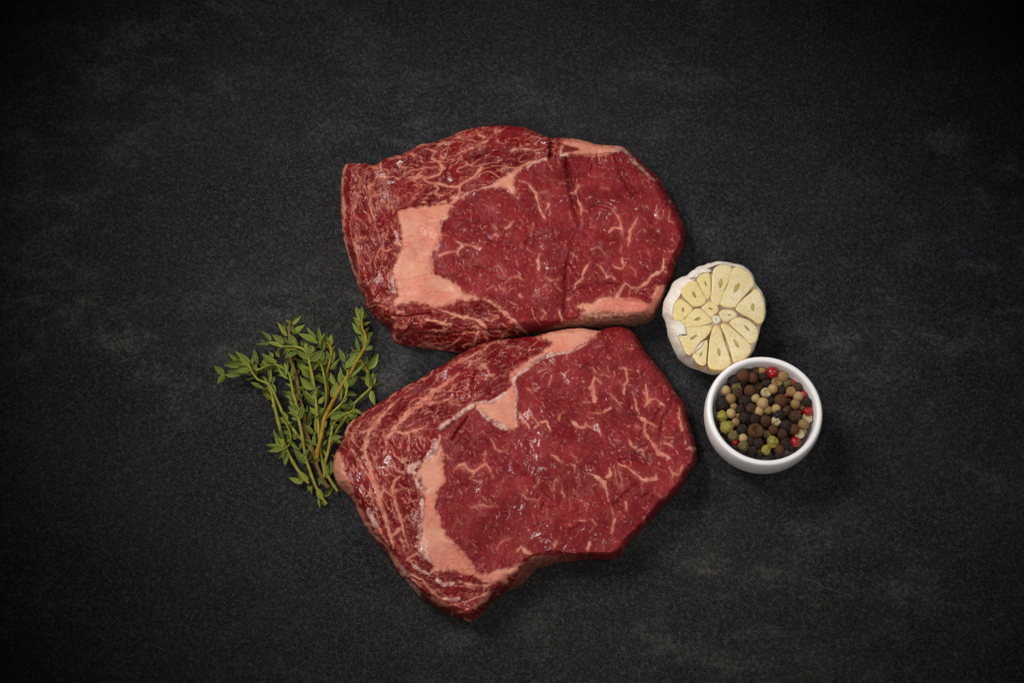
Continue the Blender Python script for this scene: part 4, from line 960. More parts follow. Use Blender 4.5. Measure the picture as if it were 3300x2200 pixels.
for pts, ge, yel, hollow in CLOVES:
    lp = smooth_loop(G1(pts), 3)
    c = np.mean(np.array(lp), 0)
    lp = [(c[0] + (x - c[0]) * (1.034 + 0.025 * mnoise.noise(Vector((x * 0.06, y * 0.06, 3)))), c[1] + (y - c[1]) * (1.034 + 0.025 * mnoise.noise(Vector((x * 0.06, y * 0.06, 9))))) for x, y in lp]
    n = len(lp)
    vs, fs, rimv = [], [], []
    rings = [(0.98, -0.008, 1.0), (1.012, -0.0010, 1.0), (1.002, -0.0003, 0.8), (0.965, 0.0, 0.45), (0.85, 0.0001, 0.28), (0.6, 0.0001, 0.10), (0.3, 0.0001, 0.0)]
    for sc, dz, rv in rings:
        for x, y in lp:
            qx, qy = c[0] + (x - c[0]) * sc, c[1] + (y - c[1]) * sc
            p = on_cut(qx, qy)
            vs.append(p + Vector((0, 0, dz + 0.00018 * mnoise.noise(p * 260))) - GB)
            rimv.append(rv)
    vs.append(on_cut(c[0], c[1]) + Vector((0, 0, 0.0001)) - GB)
    rimv.append(0)
    for j in range(len(rings) - 1):
        for k in range(n):
            k2 = (k + 1) % n
            fs.append((j * n + k, j * n + k2, (j + 1) * n + k2, (j + 1) * n + k))
    for k in range(n):
        fs.append(((len(rings) - 1) * n + k, (len(rings) - 1) * n + (k + 1) % n, len(rings) * n))
    cl = mesh_py("clove", vs, fs, CLOVE, garlic, True, {"rim": rimv, "yellow": [yel] * len(vs)})
    gx, gy, gl, gw, ga = ge
    gx, gy = G1([(gx, gy)])[0]
    sg = 390 / 1568
    vs, fs = [], []
    a0 = math.radians(ga)
    M = 20
    for sc, dz in ((1.0, -0.0006), (0.97, 0.00045), (0.55, 0.00030), (0.12, 0.00022)):
        for k in range(M):
            t = 2 * math.pi * k / M
            u = gl * sg * sc * math.cos(t)
            v = gw * sg * sc * math.sin(t) * (1 - 0.25 * abs(math.cos(t)))
            vs.append(on_cut(gx + u * math.cos(a0) - v * math.sin(a0), gy + u * math.sin(a0) + v * math.cos(a0)) + Vector((0, 0, dz)) - GB)
    for j in range(3):
        for k in range(M):
            k2 = (k + 1) % M
            fs.append((j * M + k, j * M + k2, (j + 1) * M + k2, (j + 1) * M + k))
    fs.append(tuple(3 * M + k for k in range(M)))
    mesh_py("germ", vs, fs, GERMD if hollow else GERM, cl)
# stalk in the middle
sc_ = G1([(802, 802)])[0]
sp = on_cut(sc_[0], sc_[1])
vs, fs = [], []
for r, dz in ((0.0026, -0.010), (0.0029, -0.0006), (0.0027, 0.0004), (0.0012, 0.0003), (0.0005, 0.0002), (0.0004, -0.0018)):
    for k in range(24):
        a = 2 * math.pi * k / 24
        rr = r * (1 + 0.06 * math.sin(3 * a + 1) + 0.04 * math.sin(7 * a))
        vs.append(sp + Vector((rr * math.cos(a), rr * math.sin(a), dz)) - GB)
for j in range(5):
    for k in range(24):
        k2 = (k + 1) % 24
        fs.append((j * 24 + k, j * 24 + k2, (j + 1) * 24 + k2, (j + 1) * 24 + k))
fs.append(tuple(5 * 24 + k for k in range(24)))
mesh_py("stalk", vs, fs, CORE, garlic)


def flap(pts, lift, seed):
    """a torn shred of papery skin lying over the cut"""
    q0 = G1(pts)
    lp = []
    for i in range(len(q0)):
        for j in range(5):
            t = j / 5
            a, b = q0[i], q0[(i + 1) % len(q0)]
            x, y = a[0] + (b[0] - a[0]) * t, a[1] + (b[1] - a[1]) * t
            lp.append((x + 1.6 * mnoise.noise(Vector((x * 0.3, y * 0.3, seed))), y + 1.6 * mnoise.noise(Vector((x * 0.3, y * 0.3, seed + 5)))))
    c = np.mean(np.array(lp), 0)
    n = len(lp)
    vs, fs, ar, dw = [], [], [], []
    for sc in (1.0, 0.75, 0.5, 0.25, 0.02):
        for x, y in lp:
            qx, qy = c[0] + (x - c[0]) * sc, c[1] + (y - c[1]) * sc
            p = on_cut(qx, qy)
            vs.append(p + Vector((0, 0, lift * (1 - 0.4 * sc ** 4) + 0.00035 * mnoise.noise(p * 420 + Vector((seed, 0, 0))))) - GB)
            ar.append(0.2 + qy * 0.004)
            dw.append(qx * 0.01)
    for j in range(4):
        for k in range(n):
            k2 = (k + 1) % n
            fs.append((j * n + k, j * n + k2, (j + 1) * n + k2, (j + 1) * n + k))
    fs.append(tuple(4 * n + k for k in range(n)))
    o = mesh_py("skin_flap", vs, fs, SKIN, garlic, True, {"around": ar, "down": dw})
    md = o.modifiers.new("thickness", 'SOLIDIFY')
    md.thickness = 0.00012
    return o


flap([(235, 790), (262, 815), (330, 826), (372, 862), (398, 900), (408, 945), (416, 1000), (372, 996), (318, 1010), (300, 1030), (290, 960), (296, 880), (280, 830)], 0.0007, 1)
flap([(640, 1085), (610, 1100), (560, 1150), (510, 1215), (490, 1255), (530, 1215), (590, 1165), (625, 1120)], 0.0009, 2)
flap([(480, 190), (560, 150), (640, 140), (720, 150), (745, 190), (690, 182), (620, 195), (570, 225), (545, 262), (510, 262), (460, 270), (420, 262)], 0.0006, 3)


# ------------------------------------------------------------------ bowl
def mat_bowl():
    m = NT("white_glaze")
    v = m.coord()
    n = m.noise(v, 55, 3)
    c = m.mix(m.ramp(n, 0.58, 0.75, 0, 0.25), (0.92, 0.885, 0.865), (0.80, 0.74, 0.64))
    m.set(Base_Color=c, Roughness=0.28, Specular_IOR_Level=0.35, Subsurface_Weight=0.1, Subsurface_Radius=(1.0, 0.95, 0.9), Subsurface_Scale=0.002)
    return m.m


HB = 0.038
bc = W1([(800, 712)])[0]
BC = P(bc[0], bc[1], HB)
BC.z = 0
prof = [(0.0, 0.0005), (0.021, 0.0005), (0.0235, 0.0008), (0.0262, 0.0030), (0.0305, 0.0085), (0.0338, 0.0150), (0.0354, 0.0215), (0.0360, 0.0270), (0.0361, 0.0310), (0.0359, 0.0335), (0.0357, 0.0352), (0.0354, 0.0366), (0.0350, 0.0375), (0.0343, 0.0380),
        (0.0333, 0.0381), (0.0323, 0.0376), (0.0317, 0.0367), (0.0314, 0.0352), (0.0312, 0.0330), (0.0308, 0.0280), (0.0290, 0.0210), (0.0260, 0.0130), (0.020, 0.0075), (0.010, 0.0055), (0.0, 0.0050)]
vs, fs = [], []
NB = 96
for r, z in prof:
    for k in range(NB):
        a = 2 * math.pi * k / NB
        vs.append((r * math.cos(a), r * math.sin(a), z))
for j in range(len(prof) - 1):
    for k in range(NB):
        k2 = (k + 1) % NB
        fs.append((j * NB + k, j * NB + k2, (j + 1) * NB + k2, (j + 1) * NB + k))
bowl = mesh_py("bowl", vs, fs, mat_bowl())
bowl.location = BC
sb = bowl.modifiers.new("smooth", 'SUBSURF')
sb.levels = 1
sb.render_levels = 1
tag(bowl, "small round white glazed pinch bowl full of mixed peppercorns", "bowl")


# ------------------------------------------------------------------ peppercorns
def mat_pepper(name, a, b, c3, scale, rough, spec=0.4, bump=0.5, coat=0.0):
    m = NT(name)
    v = m.coord()
    oi = m.n('ShaderNodeObjectInfo').outputs['Random']
    va = m.n('ShaderNodeVectorMath', operation='ADD', inp={0: v, 1: oi}).outputs[0]
    n1, n2 = m.noise(va, scale, 4, 0.65), m.noise(va, scale * 4, 2, 0.6)
    c = m.mix(m.ramp(n1, 0.36, 0.64), a, b)
    c = m.mix(m.ramp(n2, 0.54, 0.68, 0, 0.75), c, c3)
    c = m.mix(m.math('MULTIPLY', oi, 0.35), c, m.mix(0.5, c, b))
    m.set(Base_Color=c, Roughness=rough, Specular_IOR_Level=spec, Coat_Weight=coat, Coat_Roughness=0.08)
    if bump:
        m.bump(n2, bump, 0.0004)
    return m.m


PM = {
    'B': mat_pepper("black_pepper", (0.010, 0.0058, 0.0048), (0.030, 0.015, 0.011), (0.085, 0.046, 0.030), 450, 0.45, 0.3),
    'N': mat_pepper("brown_pepper", (0.030, 0.012, 0.006), (0.075, 0.032, 0.015), (0.17, 0.085, 0.040), 450, 0.5, 0.3),
    'W': mat_pepper("white_pepper", (0.37, 0.225, 0.085), (0.52, 0.350, 0.155), (0.16, 0.085, 0.030), 300, 0.5, 0.3, 0.35),
    'D': mat_pepper("dark_white_pepper", (0.22, 0.125, 0.040), (0.35, 0.215, 0.080), (0.085, 0.046, 0.018), 400, 0.5, 0.3, 0.4),
    'G': mat_pepper("green_pepper", (0.215, 0.170, 0.018), (0.38, 0.310, 0.055), (0.075, 0.055, 0.012), 380, 0.45),
    'K': mat_pepper("dark_green_pepper", (0.070, 0.052, 0.012), (0.18, 0.135, 0.036), (0.035, 0.027, 0.014), 420, 0.45),
    'A': mat_pepper("allspice", (0.058, 0.021, 0.008), (0.12, 0.046, 0.018), (0.21, 0.105, 0.045), 380, 0.6, 0.2, 0.6),
    'R': mat_pepper("red_pepper", (0.24, 0.003, 0.005), (0.38, 0.007, 0.010), (0.16, 0.004, 0.006), 250, 0.3, 0.4, 0.15, 0.4),
    'S': mat_pepper("pepper_husk", (0.42, 0.32, 0.15), (0.58, 0.48, 0.28), (0.22, 0.14, 0.06), 420, 0.5),
}


def icosphere(sub):
    t = (1 + 5 ** 0.5) / 2
    v = [Vector(p).normalized() for p in ((-1, t, 0), (1, t, 0), (-1, -t, 0), (1, -t, 0), (0, -1, t), (0, 1, t), (0, -1, -t), (0, 1, -t), (t, 0, -1), (t, 0, 1), (-t, 0, -1), (-t, 0, 1))]
    f = [(0, 11, 5), (0, 5, 1), (0, 1, 7), (0, 7, 10), (0, 10, 11), (1, 5, 9), (5, 11, 4), (11, 10, 2), (10, 7, 6), (7, 1, 8), (3, 9, 4), (3, 4, 2), (3, 2, 6), (3, 6, 8), (3, 8, 9), (4, 9, 5), (2, 4, 11), (6, 2, 10), (8, 6, 7), (9, 8, 1)]
    for _ in range(sub):
        mid = {}

        def m(a, b):
            k = (min(a, b), max(a, b))
            if k not in mid:
                mid[k] = len(v)
                v.append(((v[a] + v[b]) / 2).normalized())
            return mid[k]
        nf = []
        for a, b, c in f:
            ab, bc_, ca = m(a, b), m(b, c), m(c, a)
            nf += [(a, ab, ca), (b, bc_, ab), (c, ca, bc_), (ab, bc_, ca)]
        f = nf
    return v, f


IV, IF = icosphere(4)
IV3, IF3 = icosphere(3)


def corn_mesh(kind, var):
    src, ff = (IV, IF) if kind in ('wrinkled', 'dented', 'hollow') else (IV3, IF3)
    off = Vector((var * 7.3, var * 3.1, 0))
    out = []
    for p in src:
        r = 1.0
        if kind == 'wrinkled':
            a = abs(mnoise.noise(p * 2.6 + off))
            b = abs(mnoise.noise(p * 5.2 + off * 2))
            r = 0.84 + 0.50 * min(a, 0.40) + 0.22 * min(b, 0.4)
        elif kind == 'round':
            r = 1.0 + 0.05 * mnoise.noise(p * 1.5 + off) + 0.018 * mnoise.noise(p * 6 + off)
            r -= 0.02 * max(0, 1 - abs(math.sin(math.atan2(p.y, p.x) * 4)) * 6) * (1 - p.z * p.z)
        elif kind == 'smooth':
            r = 1.0 + 0.06 * mnoise.noise(p * 1.3 + off) - 0.10 * max(0, p.z - 0.93) / 0.07
        elif kind == 'dented':
            r = 0.98 + 0.26 * mnoise.noise(p * 1.7 + off) + 0.10 * abs(mnoise.noise(p * 5 + off))
        elif kind == 'hollow':
            d = p.dot(Vector((0.1, 0.35, 0.93)).normalized())
            r = 1.0 + 0.03 * mnoise.noise(p * 5 + off)
            e = 0.62 + 0.10 * mnoise.noise(p * 2.5 + off)
            if d > e:
                r *= 1 - 0.75 * min(1, (d - e) / 0.10)
        out.append(p * r)
    if kind == 'shell':
        src = [p for p in IV3]
        out = []
        for p in src:
            q = p * (1 + 0.08 * mnoise.noise(p * 3 + off))
            if q.z > 0.1 + 0.25 * mnoise.noise(p * 2.2 + off):
                q = Vector((q.x * 0.86, q.y * 0.86, -0.55 * q.z + 0.08))
            out.append(q)
    me = bpy.data.meshes.new("peppercorn")
    me.from_pydata([tuple(p) for p in out], [], ff)
    me.polygons.foreach_set("use_smooth", [True] * len(me.polygons))
    me.update()
    return me


_cm = {}


def get_corn(kind, var, mk):
    k = (kind, var, mk)
    if k not in _cm:
        me = corn_mesh(kind, var)
        me.materials.append(PM[mk])
        _cm[k] = me
    return _cm[k]


ZP = HB - 0.0073
rp = random.Random(11)
# x, y, radius (in the close-up), material, shape, lift mm, label
CORNS = [
    (495, 228, 82, 'A', 'round', 2.2, "largest smooth dark brown allspice berry, against the bowl's back left rim"),
    (602, 235, 48, 'B', 'wrinkled', -1.5, "small black peppercorn just right of the big brown berry at the back rim"),
    (692, 218, 52, 'N', 'wrinkled', -0.5, "brownish wrinkled peppercorn at the back rim left of a tan one"),
    (765, 192, 55, 'D', 'round', 0, "tan peppercorn touching the middle of the bowl's back rim"),
    (822, 230, 40, 'D', 'round', -3, "tan peppercorn mostly hidden left of the big red berry"),
    (898, 245, 72, 'R', 'smooth', 1.5, "largest shiny red pink-pepper berry, near the bowl's back rim"),
    (1038, 270, 70, 'D', 'round', 0.8, "large speckled tan peppercorn right of the biggest red berry"),
    (400, 345, 70, 'B', 'wrinkled', 0, "wrinkled black peppercorn in front of the biggest brown berry, by the left wall"),
    (530, 365, 58, 'B', 'wrinkled', -0.6, "wrinkled black peppercorn left of the reddish brown round berry"),
    (655, 325, 64, 'A', 'round', 1.4, "reddish brown round berry in front of the back rim's tan peppercorn"),
    (785, 305, 60, 'B', 'wrinkled', -0.5, "black wrinkled peppercorn between the reddish berry and the biggest red one"),
    (945, 380, 66, 'D', 'hollow', 0.2, "broken olive tan peppercorn just in front of the biggest red berry"),
    (1068, 398, 58, 'K', 'dented', -0.3, "dark green peppercorn in front of the large speckled tan one"),
    (1155, 360, 48, 'R', 'smooth', -2.0, "dull red berry half hidden behind the hollow black peppercorn at right"),
    (1208, 425, 64, 'N', 'hollow', 0.6, "hollow dark peppercorn by the bowl's back right wall"),
    (330, 475, 60, 'W', 'round', 1.2, "pale tan peppercorn highest along the bowl's left wall"),
    (460, 445, 62, 'K', 'dented', 0.2, "olive brown peppercorn right of the pale one at the left wall"),
    (470, 512, 66, 'N', 'wrinkled', 0.4, "brown wrinkled peppercorn in front of the olive brown one"),
    (622, 480, 70, 'A', 'round', 1.5, "speckled brown round allspice berry left of centre"),
    (725, 430, 55, 'N', 'hollow', -1.6, "open brown peppercorn half hidden right of the speckled brown berry"),
    (822, 390, 58, 'B', 'wrinkled', -1.2, "black peppercorn behind the tan one, below the biggest red berry"),
    (815, 505, 62, 'S', 'hollow', 0.6, "cracked pale husk peppercorn left of a smooth tan one"),
    (897, 457, 58, 'W', 'round', 2.0, "smooth tan peppercorn on top of the heap behind its centre"),
    (985, 485, 62, 'B', 'wrinkled', -0.8, "split black peppercorn right of the smooth tan one behind the centre"),
    (1117, 492, 60, 'D', 'hollow', 0.8, "olive tan peppercorn with a chipped lower edge, right of centre"),
    (1062, 535, 30, 'R', 'smooth', -0.6, "sliver of a red berry beside the chipped olive tan peppercorn"),
    (1205, 550, 60, 'W', 'round', 1.0, "pale tan peppercorn left of the red berry at the right wall"),
    (1283, 520, 48, 'R', 'smooth', 0.2, "red berry touching the bowl's right wall, behind a black peppercorn"),
    (390, 577, 64, 'D', 'round', 1.0, "brownish tan peppercorn in front of the highest pale one at left"),
    (290, 640, 78, 'B', 'wrinkled', 0, "large black wrinkled peppercorn against the bowl's left wall"),
    (560, 605, 74, 'B', 'wrinkled', 0, "large black wrinkled peppercorn left of the tan centre pair"),
    (690, 570, 54, 'W', 'round', 0.4, "ribbed pale tan peppercorn behind the biggest tan one"),
    (775, 630, 71, 'W', 'round', 2.2, "biggest smooth pale tan peppercorn in the middle of the heap"),
    (872, 600, 56, 'B', 'wrinkled', -1.6, "black peppercorn in the gap right of the biggest tan one"),
    (995, 600, 80, 'A', 'round', 1.8, "large brown berry with a peeling pale rim, right of centre"),
    (1168, 640, 60, 'D', 'round', 1.2, "tan peppercorn with a dark spot, right of the peeling brown berry"),
    (1330, 615, 60, 'B', 'wrinkled', 0.8, "black wrinkled peppercorn touching the bowl's right wall"),
    (425, 670, 48, 'D', 'round', -0.6, "small dull tan peppercorn right of the large black one at the left wall"),
    (510, 705, 58, 'B', 'wrinkled', 0, "black peppercorn in front of the small dull tan one"),
    (635, 695, 62, 'N', 'wrinkled', 0.2, "reddish black wrinkled peppercorn left of the middle tan pair"),
    (730, 727, 58, 'W', 'round', 0.2, "tan peppercorn just in front of the biggest tan one"),
    (840, 713, 54, 'D', 'round', 0.4, "tan peppercorn with a dark tip, second in the middle row"),
    (938, 697, 56, 'W', 'round', 1.2, "pale tan peppercorn at the right end of the middle row"),
    (1065, 720, 60, 'N', 'dented', 0.2, "rough brown peppercorn right of the middle row of tan ones"),
    (1240, 680, 46, 'K', 'dented', -1.2, "dark green peppercorn deep between the spotted tan one and a red berry"),
    (1318, 730, 58, 'R', 'smooth', 0, "red berry against the right wall, in front of the black peppercorn"),
    (1208, 745, 30, 'R', 'smooth', 1.4, "small bright red fragment lying on a brown peppercorn at right"),
    (395, 752, 58, 'W', 'round', 1.2, "pale tan peppercorn right of the bright green one at left"),
    (293, 785, 64, 'G', 'dented', 1.0, "bright olive green peppercorn touching the bowl's left wall"),
    (482, 790, 42, 'W', 'round', -1.6, "small tan peppercorn wedged left of a black one"),
    (555, 800, 66, 'B', 'wrinkled', 1.0, "black wrinkled peppercorn left of the front centre black one"),
    (450, 857, 52, 'D', 'round', 0.2, "small ribbed golden brown peppercorn left of front centre"),
    (680, 825, 66, 'B', 'wrinkled', 1.0, "round black wrinkled peppercorn behind the hollow brown berry"),
    (810, 842, 66, 'N', 'wrinkled', 0.8, "red brown wrinkled peppercorn right of the round black one"),
    (972, 775, 70, 'B', 'wrinkled', 0.8, "black wrinkled peppercorn lying on a cracked green tan husk"),
    (935, 852, 58, 'S', 'dented', 0, "cracked green tan husk under a black peppercorn"),
    (1170, 790, 76, 'N', 'wrinkled', 0, "large brown peppercorn under the small red fragment"),
    (1315, 808, 60, 'S', 'shell', 0.8, "curved pale empty husk at the bowl's right wall"),
    (1265, 885, 65, 'D', 'round', 1.0, "tan peppercorn in front of the curved husk at right"),
    (345, 920, 74, 'G', 'dented', 0.6, "large crumbled green peppercorn at the front left wall"),
    (530, 945, 64, 'B', 'wrinkled', 0, "black wrinkled peppercorn left of the hollow brown berry"),
    (425, 1022, 62, 'K', 'dented', 0.2, "rough dark green peppercorn in front of the crumbled green one"),
    (540, 1050, 54, 'W', 'round', 0.8, "tan peppercorn at the front left, right of the rough dark green one"),
    (690, 965, 95, 'A', 'hollow', 2.2, "big brown allspice berry with a dark hollow in its top"),
    (825, 1000, 50, 'K', 'shell', 0, "narrow olive green husk right of the hollow brown berry"),
    (905, 945, 60, 'A', 'round', 0.6, "brown berry right of the narrow olive husk"),
    (1060, 900, 70, 'B', 'wrinkled', 1.0, "large black wrinkled peppercorn between two brown berries at front right"),
    (1150, 945, 70, 'A', 'round', 0, "dark brown berry right of the large front black peppercorn"),
    (1015, 1000, 60, 'N', 'wrinkled', 0.6, "dark brown wrinkled peppercorn in front of the large black one"),
    (1222, 1000, 56, 'S', 'shell', 1.4, "torn whitish husk behind the front red berry"),
    (1272, 968, 38, 'D', 'round', -1.2, "tan peppercorn peeking between the torn husk and the right wall"),
    (445, 1095, 38, 'R', 'smooth', -1.0, "dark red berry half hidden at the front left wall"),
    (548, 1138, 62, 'K', 'dented', 0.4, "olive brown peppercorn at the front rim, left side"),
    (632, 1095, 54, 'B', 'wrinkled', 0, "black peppercorn right of the front left tan one"),
    (728, 1110, 62, 'B', 'wrinkled', 0.8, "black wrinkled peppercorn in front of the hollow brown berry"),
    (900, 1090, 68, 'G', 'dented', 1.2, "bright yellow green broken peppercorn front of centre"),
    (1055, 1110, 62, 'B', 'wrinkled', 0.4, "black peppercorn left of the front red berry"),
    (1170, 1092, 62, 'R', 'smooth', 1.4, "shiny red berry at the bowl's front right rim"),
    (815, 1187, 58, 'G', 'dented', 0.6, "yellow green peppercorn at the middle of the front rim"),
    (975, 1180, 60, 'A', 'round', 0.2, "dark brown round berry at the front rim right of the green one"),
    (650, 1190, 60, 'B', 'wrinkled', -1.6, "black peppercorn in shade at the front rim, left of the green one"),
    (750, 1205, 42, 'N', 'wrinkled', -1.4, "small dark brown peppercorn tucked left of the front rim's green one"),
]
SW = 420 / 1568
for x, y, r, mk, kind, lift, lab in CORNS:
    px, py = W1([(x, y)])[0]
    z = ZP + lift * 0.001
    p = P(px, py, z)
    rad = r * SW * (CAM - p).length / FOC
    # stay inside the bowl wall
    d = Vector((p.x - BC.x, p.y - BC.y))
    lim = 0.0310 - rad * 0.97
    if d.length > lim:
        d = d * (lim / d.length)
        p.x, p.y = BC.x + d.x, BC.y + d.y
    me = get_corn(kind, rp.randrange(3) if kind in ('wrinkled', 'dented', 'round') else 0, mk)
    nm = {'R': "pink_peppercorn", 'A': "allspice_berry", 'S': "pepper_husk"}.get(mk, "peppercorn")
    o = bpy.data.objects.new(nm, me)
    o.location = p
    s = rad / (0.99 if kind != 'wrinkled' else 0.99)
    o.scale = (s, s, s)
    if kind in ('hollow', 'shell'):
        o.rotation_euler = (rp.uniform(-0.3, 0.3), rp.uniform(-0.3, 0.3), rp.uniform(-0.5, 0.5) if kind == 'hollow' else rp.uniform(0, 6))
    else:
        o.rotation_euler = (rp.uniform(0, 6), rp.uniform(0, 6), rp.uniform(0, 6))
    COL.objects.link(o)
    tag(o, lab, {'R': "berry", 'A': "berry", 'S': "husk"}.get(mk, "peppercorn"), "mixed peppercorns in the white bowl")
# the layer below, dark between the gaps: one mass
vs, fs = [], []
V2, F2 = icosphere(2)
for i in range(-6, 7):
    for j in range(-6, 7):
        x = i * 0.0056 + (j % 2) * 0.0028
        y = j * 0.0049
        if math.hypot(x, y) > 0.0262:
            continue
        c = Vector((BC.x + x, BC.y + y, ZP - 0.0046 + rp.uniform(-0.0006, 0.0006)))
        b0 = len(vs)
        for p in V2:
            vs.append(c + p * 0.0031 * (0.92 + 0.3 * abs(mnoise.noise(p * 2.6 + c * 900))))
        fs += [(a + b0, b + b0, q + b0) for a, b, q in F2]
lo = mesh_py("peppercorn_layer", vs, fs, PM['B'])
lo["kind"] = "stuff"
lo["label"] = "dark lower layer of peppercorns glimpsed between the upper ones in the bowl"


# ------------------------------------------------------------------ thyme
def mat_leaf():
    m = NT("thyme_leaf")
    v = m.coord()
    e = m.attr("margin")
    rnd = m.n('ShaderNodeObjectInfo').outputs['Random']
    c = m.mix(rnd, (0.028, 0.050, 0.0036), (0.170, 0.220, 0.022))
    c = m.mix(m.ramp(m.noise(v, 6, 3, 0.6), 0.4, 0.7, 0, 0.5), c, (0.185, 0.205, 0.028))
    c = m.mix(m.ramp(e, 0.72, 1.0, 0, 0.55), c, (0.42, 0.47, 0.11))
    c = m.mix(m.ramp(m.attr("rib"), 0.6, 1.0, 0, 0.45), c, (0.22, 0.24, 0.075))
    m.set(Base_Color=c, Roughness=0.6, Specular_IOR_Level=0.15)
    m.bump(m.noise(v, 14, 3, 0.6), 0.35, 0.0004)
    return m.m


LEAF = mat_leaf()


def mat_stem(name, a, b):
    return mat_simple(name, a, b, 160, 0.6, 0.5, 700, 0.15)


STEM = {'y': mat_stem("thyme_stem_yellow", (0.20, 0.185, 0.016), (0.30, 0.275, 0.045)), 'o': mat_stem("thyme_stem_ochre", (0.235, 0.135, 0.009), (0.32, 0.20, 0.022)), 'b': mat_stem("thyme_stem_brown", (0.115, 0.058, 0.020), (0.19, 0.105, 0.032)), 'g': mat_stem("thyme_stem_green", (0.17, 0.170, 0.014), (0.25, 0.24, 0.030))}


def leaf_mesh(var):
    NL, NW = 10, 6
    cup = (0.28, 0.12, -0.18, 0.45)[var]
    bend = (0.12, -0.10, 0.16, 0.02)[var]
    vs, fs, mg, rb = [], [], [], []
    for i in range(NL + 1):
        s = i / NL
        wd = 0.5 * (max(0.0, math.sin(math.pi * (0.06 + 0.94 * s) ** 0.86)) ** 0.85) * (1 - 0.25 * s)
        if s < 0.12:
            wd = max(wd * s / 0.12, 0.06)
        if i == NL:
            wd = 0.012
        for j in range(NW + 1):
            u = (j / NW - 0.5) * 2
            zz = cup * wd * (u * u) * 0.9 - 0.035 * math.exp(-(u / 0.2) ** 2) + bend * (s - s * s) * 1.6 + 0.02 * math.sin(s * 22) * abs(u)
            vs.append((s, u * wd, zz))
            mg.append(abs(u) if 0 < i < NL else 1)
            rb.append(1 - abs(u))
    for i in range(NL):
        for j in range(NW):
            a = i * (NW + 1) + j
            fs.append((a, a + 1, a + NW + 2, a + NW + 1))
    me = bpy.data.meshes.new("leaf")
    me.from_pydata(vs, [], fs)
    me.polygons.foreach_set("use_smooth", [True] * len(me.polygons))
    for an, av in (("margin", mg), ("rib", rb)):
        a = me.attributes.new(an, 'FLOAT', 'POINT')
        a.data.foreach_set("value", np.asarray(av, np.float32))
    me.materials.append(LEAF)
    me.update()
    return me


LM = [leaf_mesh(k) for k in range(4)]


def tube(name, pts, rad, mat, parent, origin, n=8):
    vs, fs = [], []
    m = len(pts)
    for i in range(m):
        t = (pts[min(i + 1, m - 1)] - pts[max(i - 1, 0)]).normalized()
        s = t.cross(Vector((0, 0, 1))).normalized()
        u = s.cross(t)
        for k in range(n):
            a = 2 * math.pi * k / n
            r = rad[i] * (1 + 0.10 * mnoise.noise(pts[i] * 300 + Vector((k, 0, 0))))
            vs.append(pts[i] + (s * math.cos(a) + u * math.sin(a)) * r - origin)
    for i in range(m - 1):
        for k in range(n):
            k2 = (k + 1) % n
            fs.append((i * n + k, i * n + k2, (i + 1) * n + k2, (i + 1) * n + k))
    fs.append(tuple(reversed(range(n))))
    fs.append(tuple((m - 1) * n + k for k in range(n)))
    return mesh_py(name, vs, fs, mat, parent)


def spline(pts, k=6):
    out = []
    n = len(pts)
    for i in range(n - 1):
        p0, p1, p2, p3 = (np.array(pts[max(0, min(n - 1, i + q))]) for q in (-1, 0, 1, 2))
        for j in range(k):
            t = j / k
            out.append(0.5 * (2 * p1 + (p2 - p0) * t + (2 * p0 - 5 * p1 + 4 * p2 - p3) * t * t + (3 * p1 - p0 - 3 * p2 + p3) * t ** 3))
    out.append(np.array(pts[-1]))
    return out


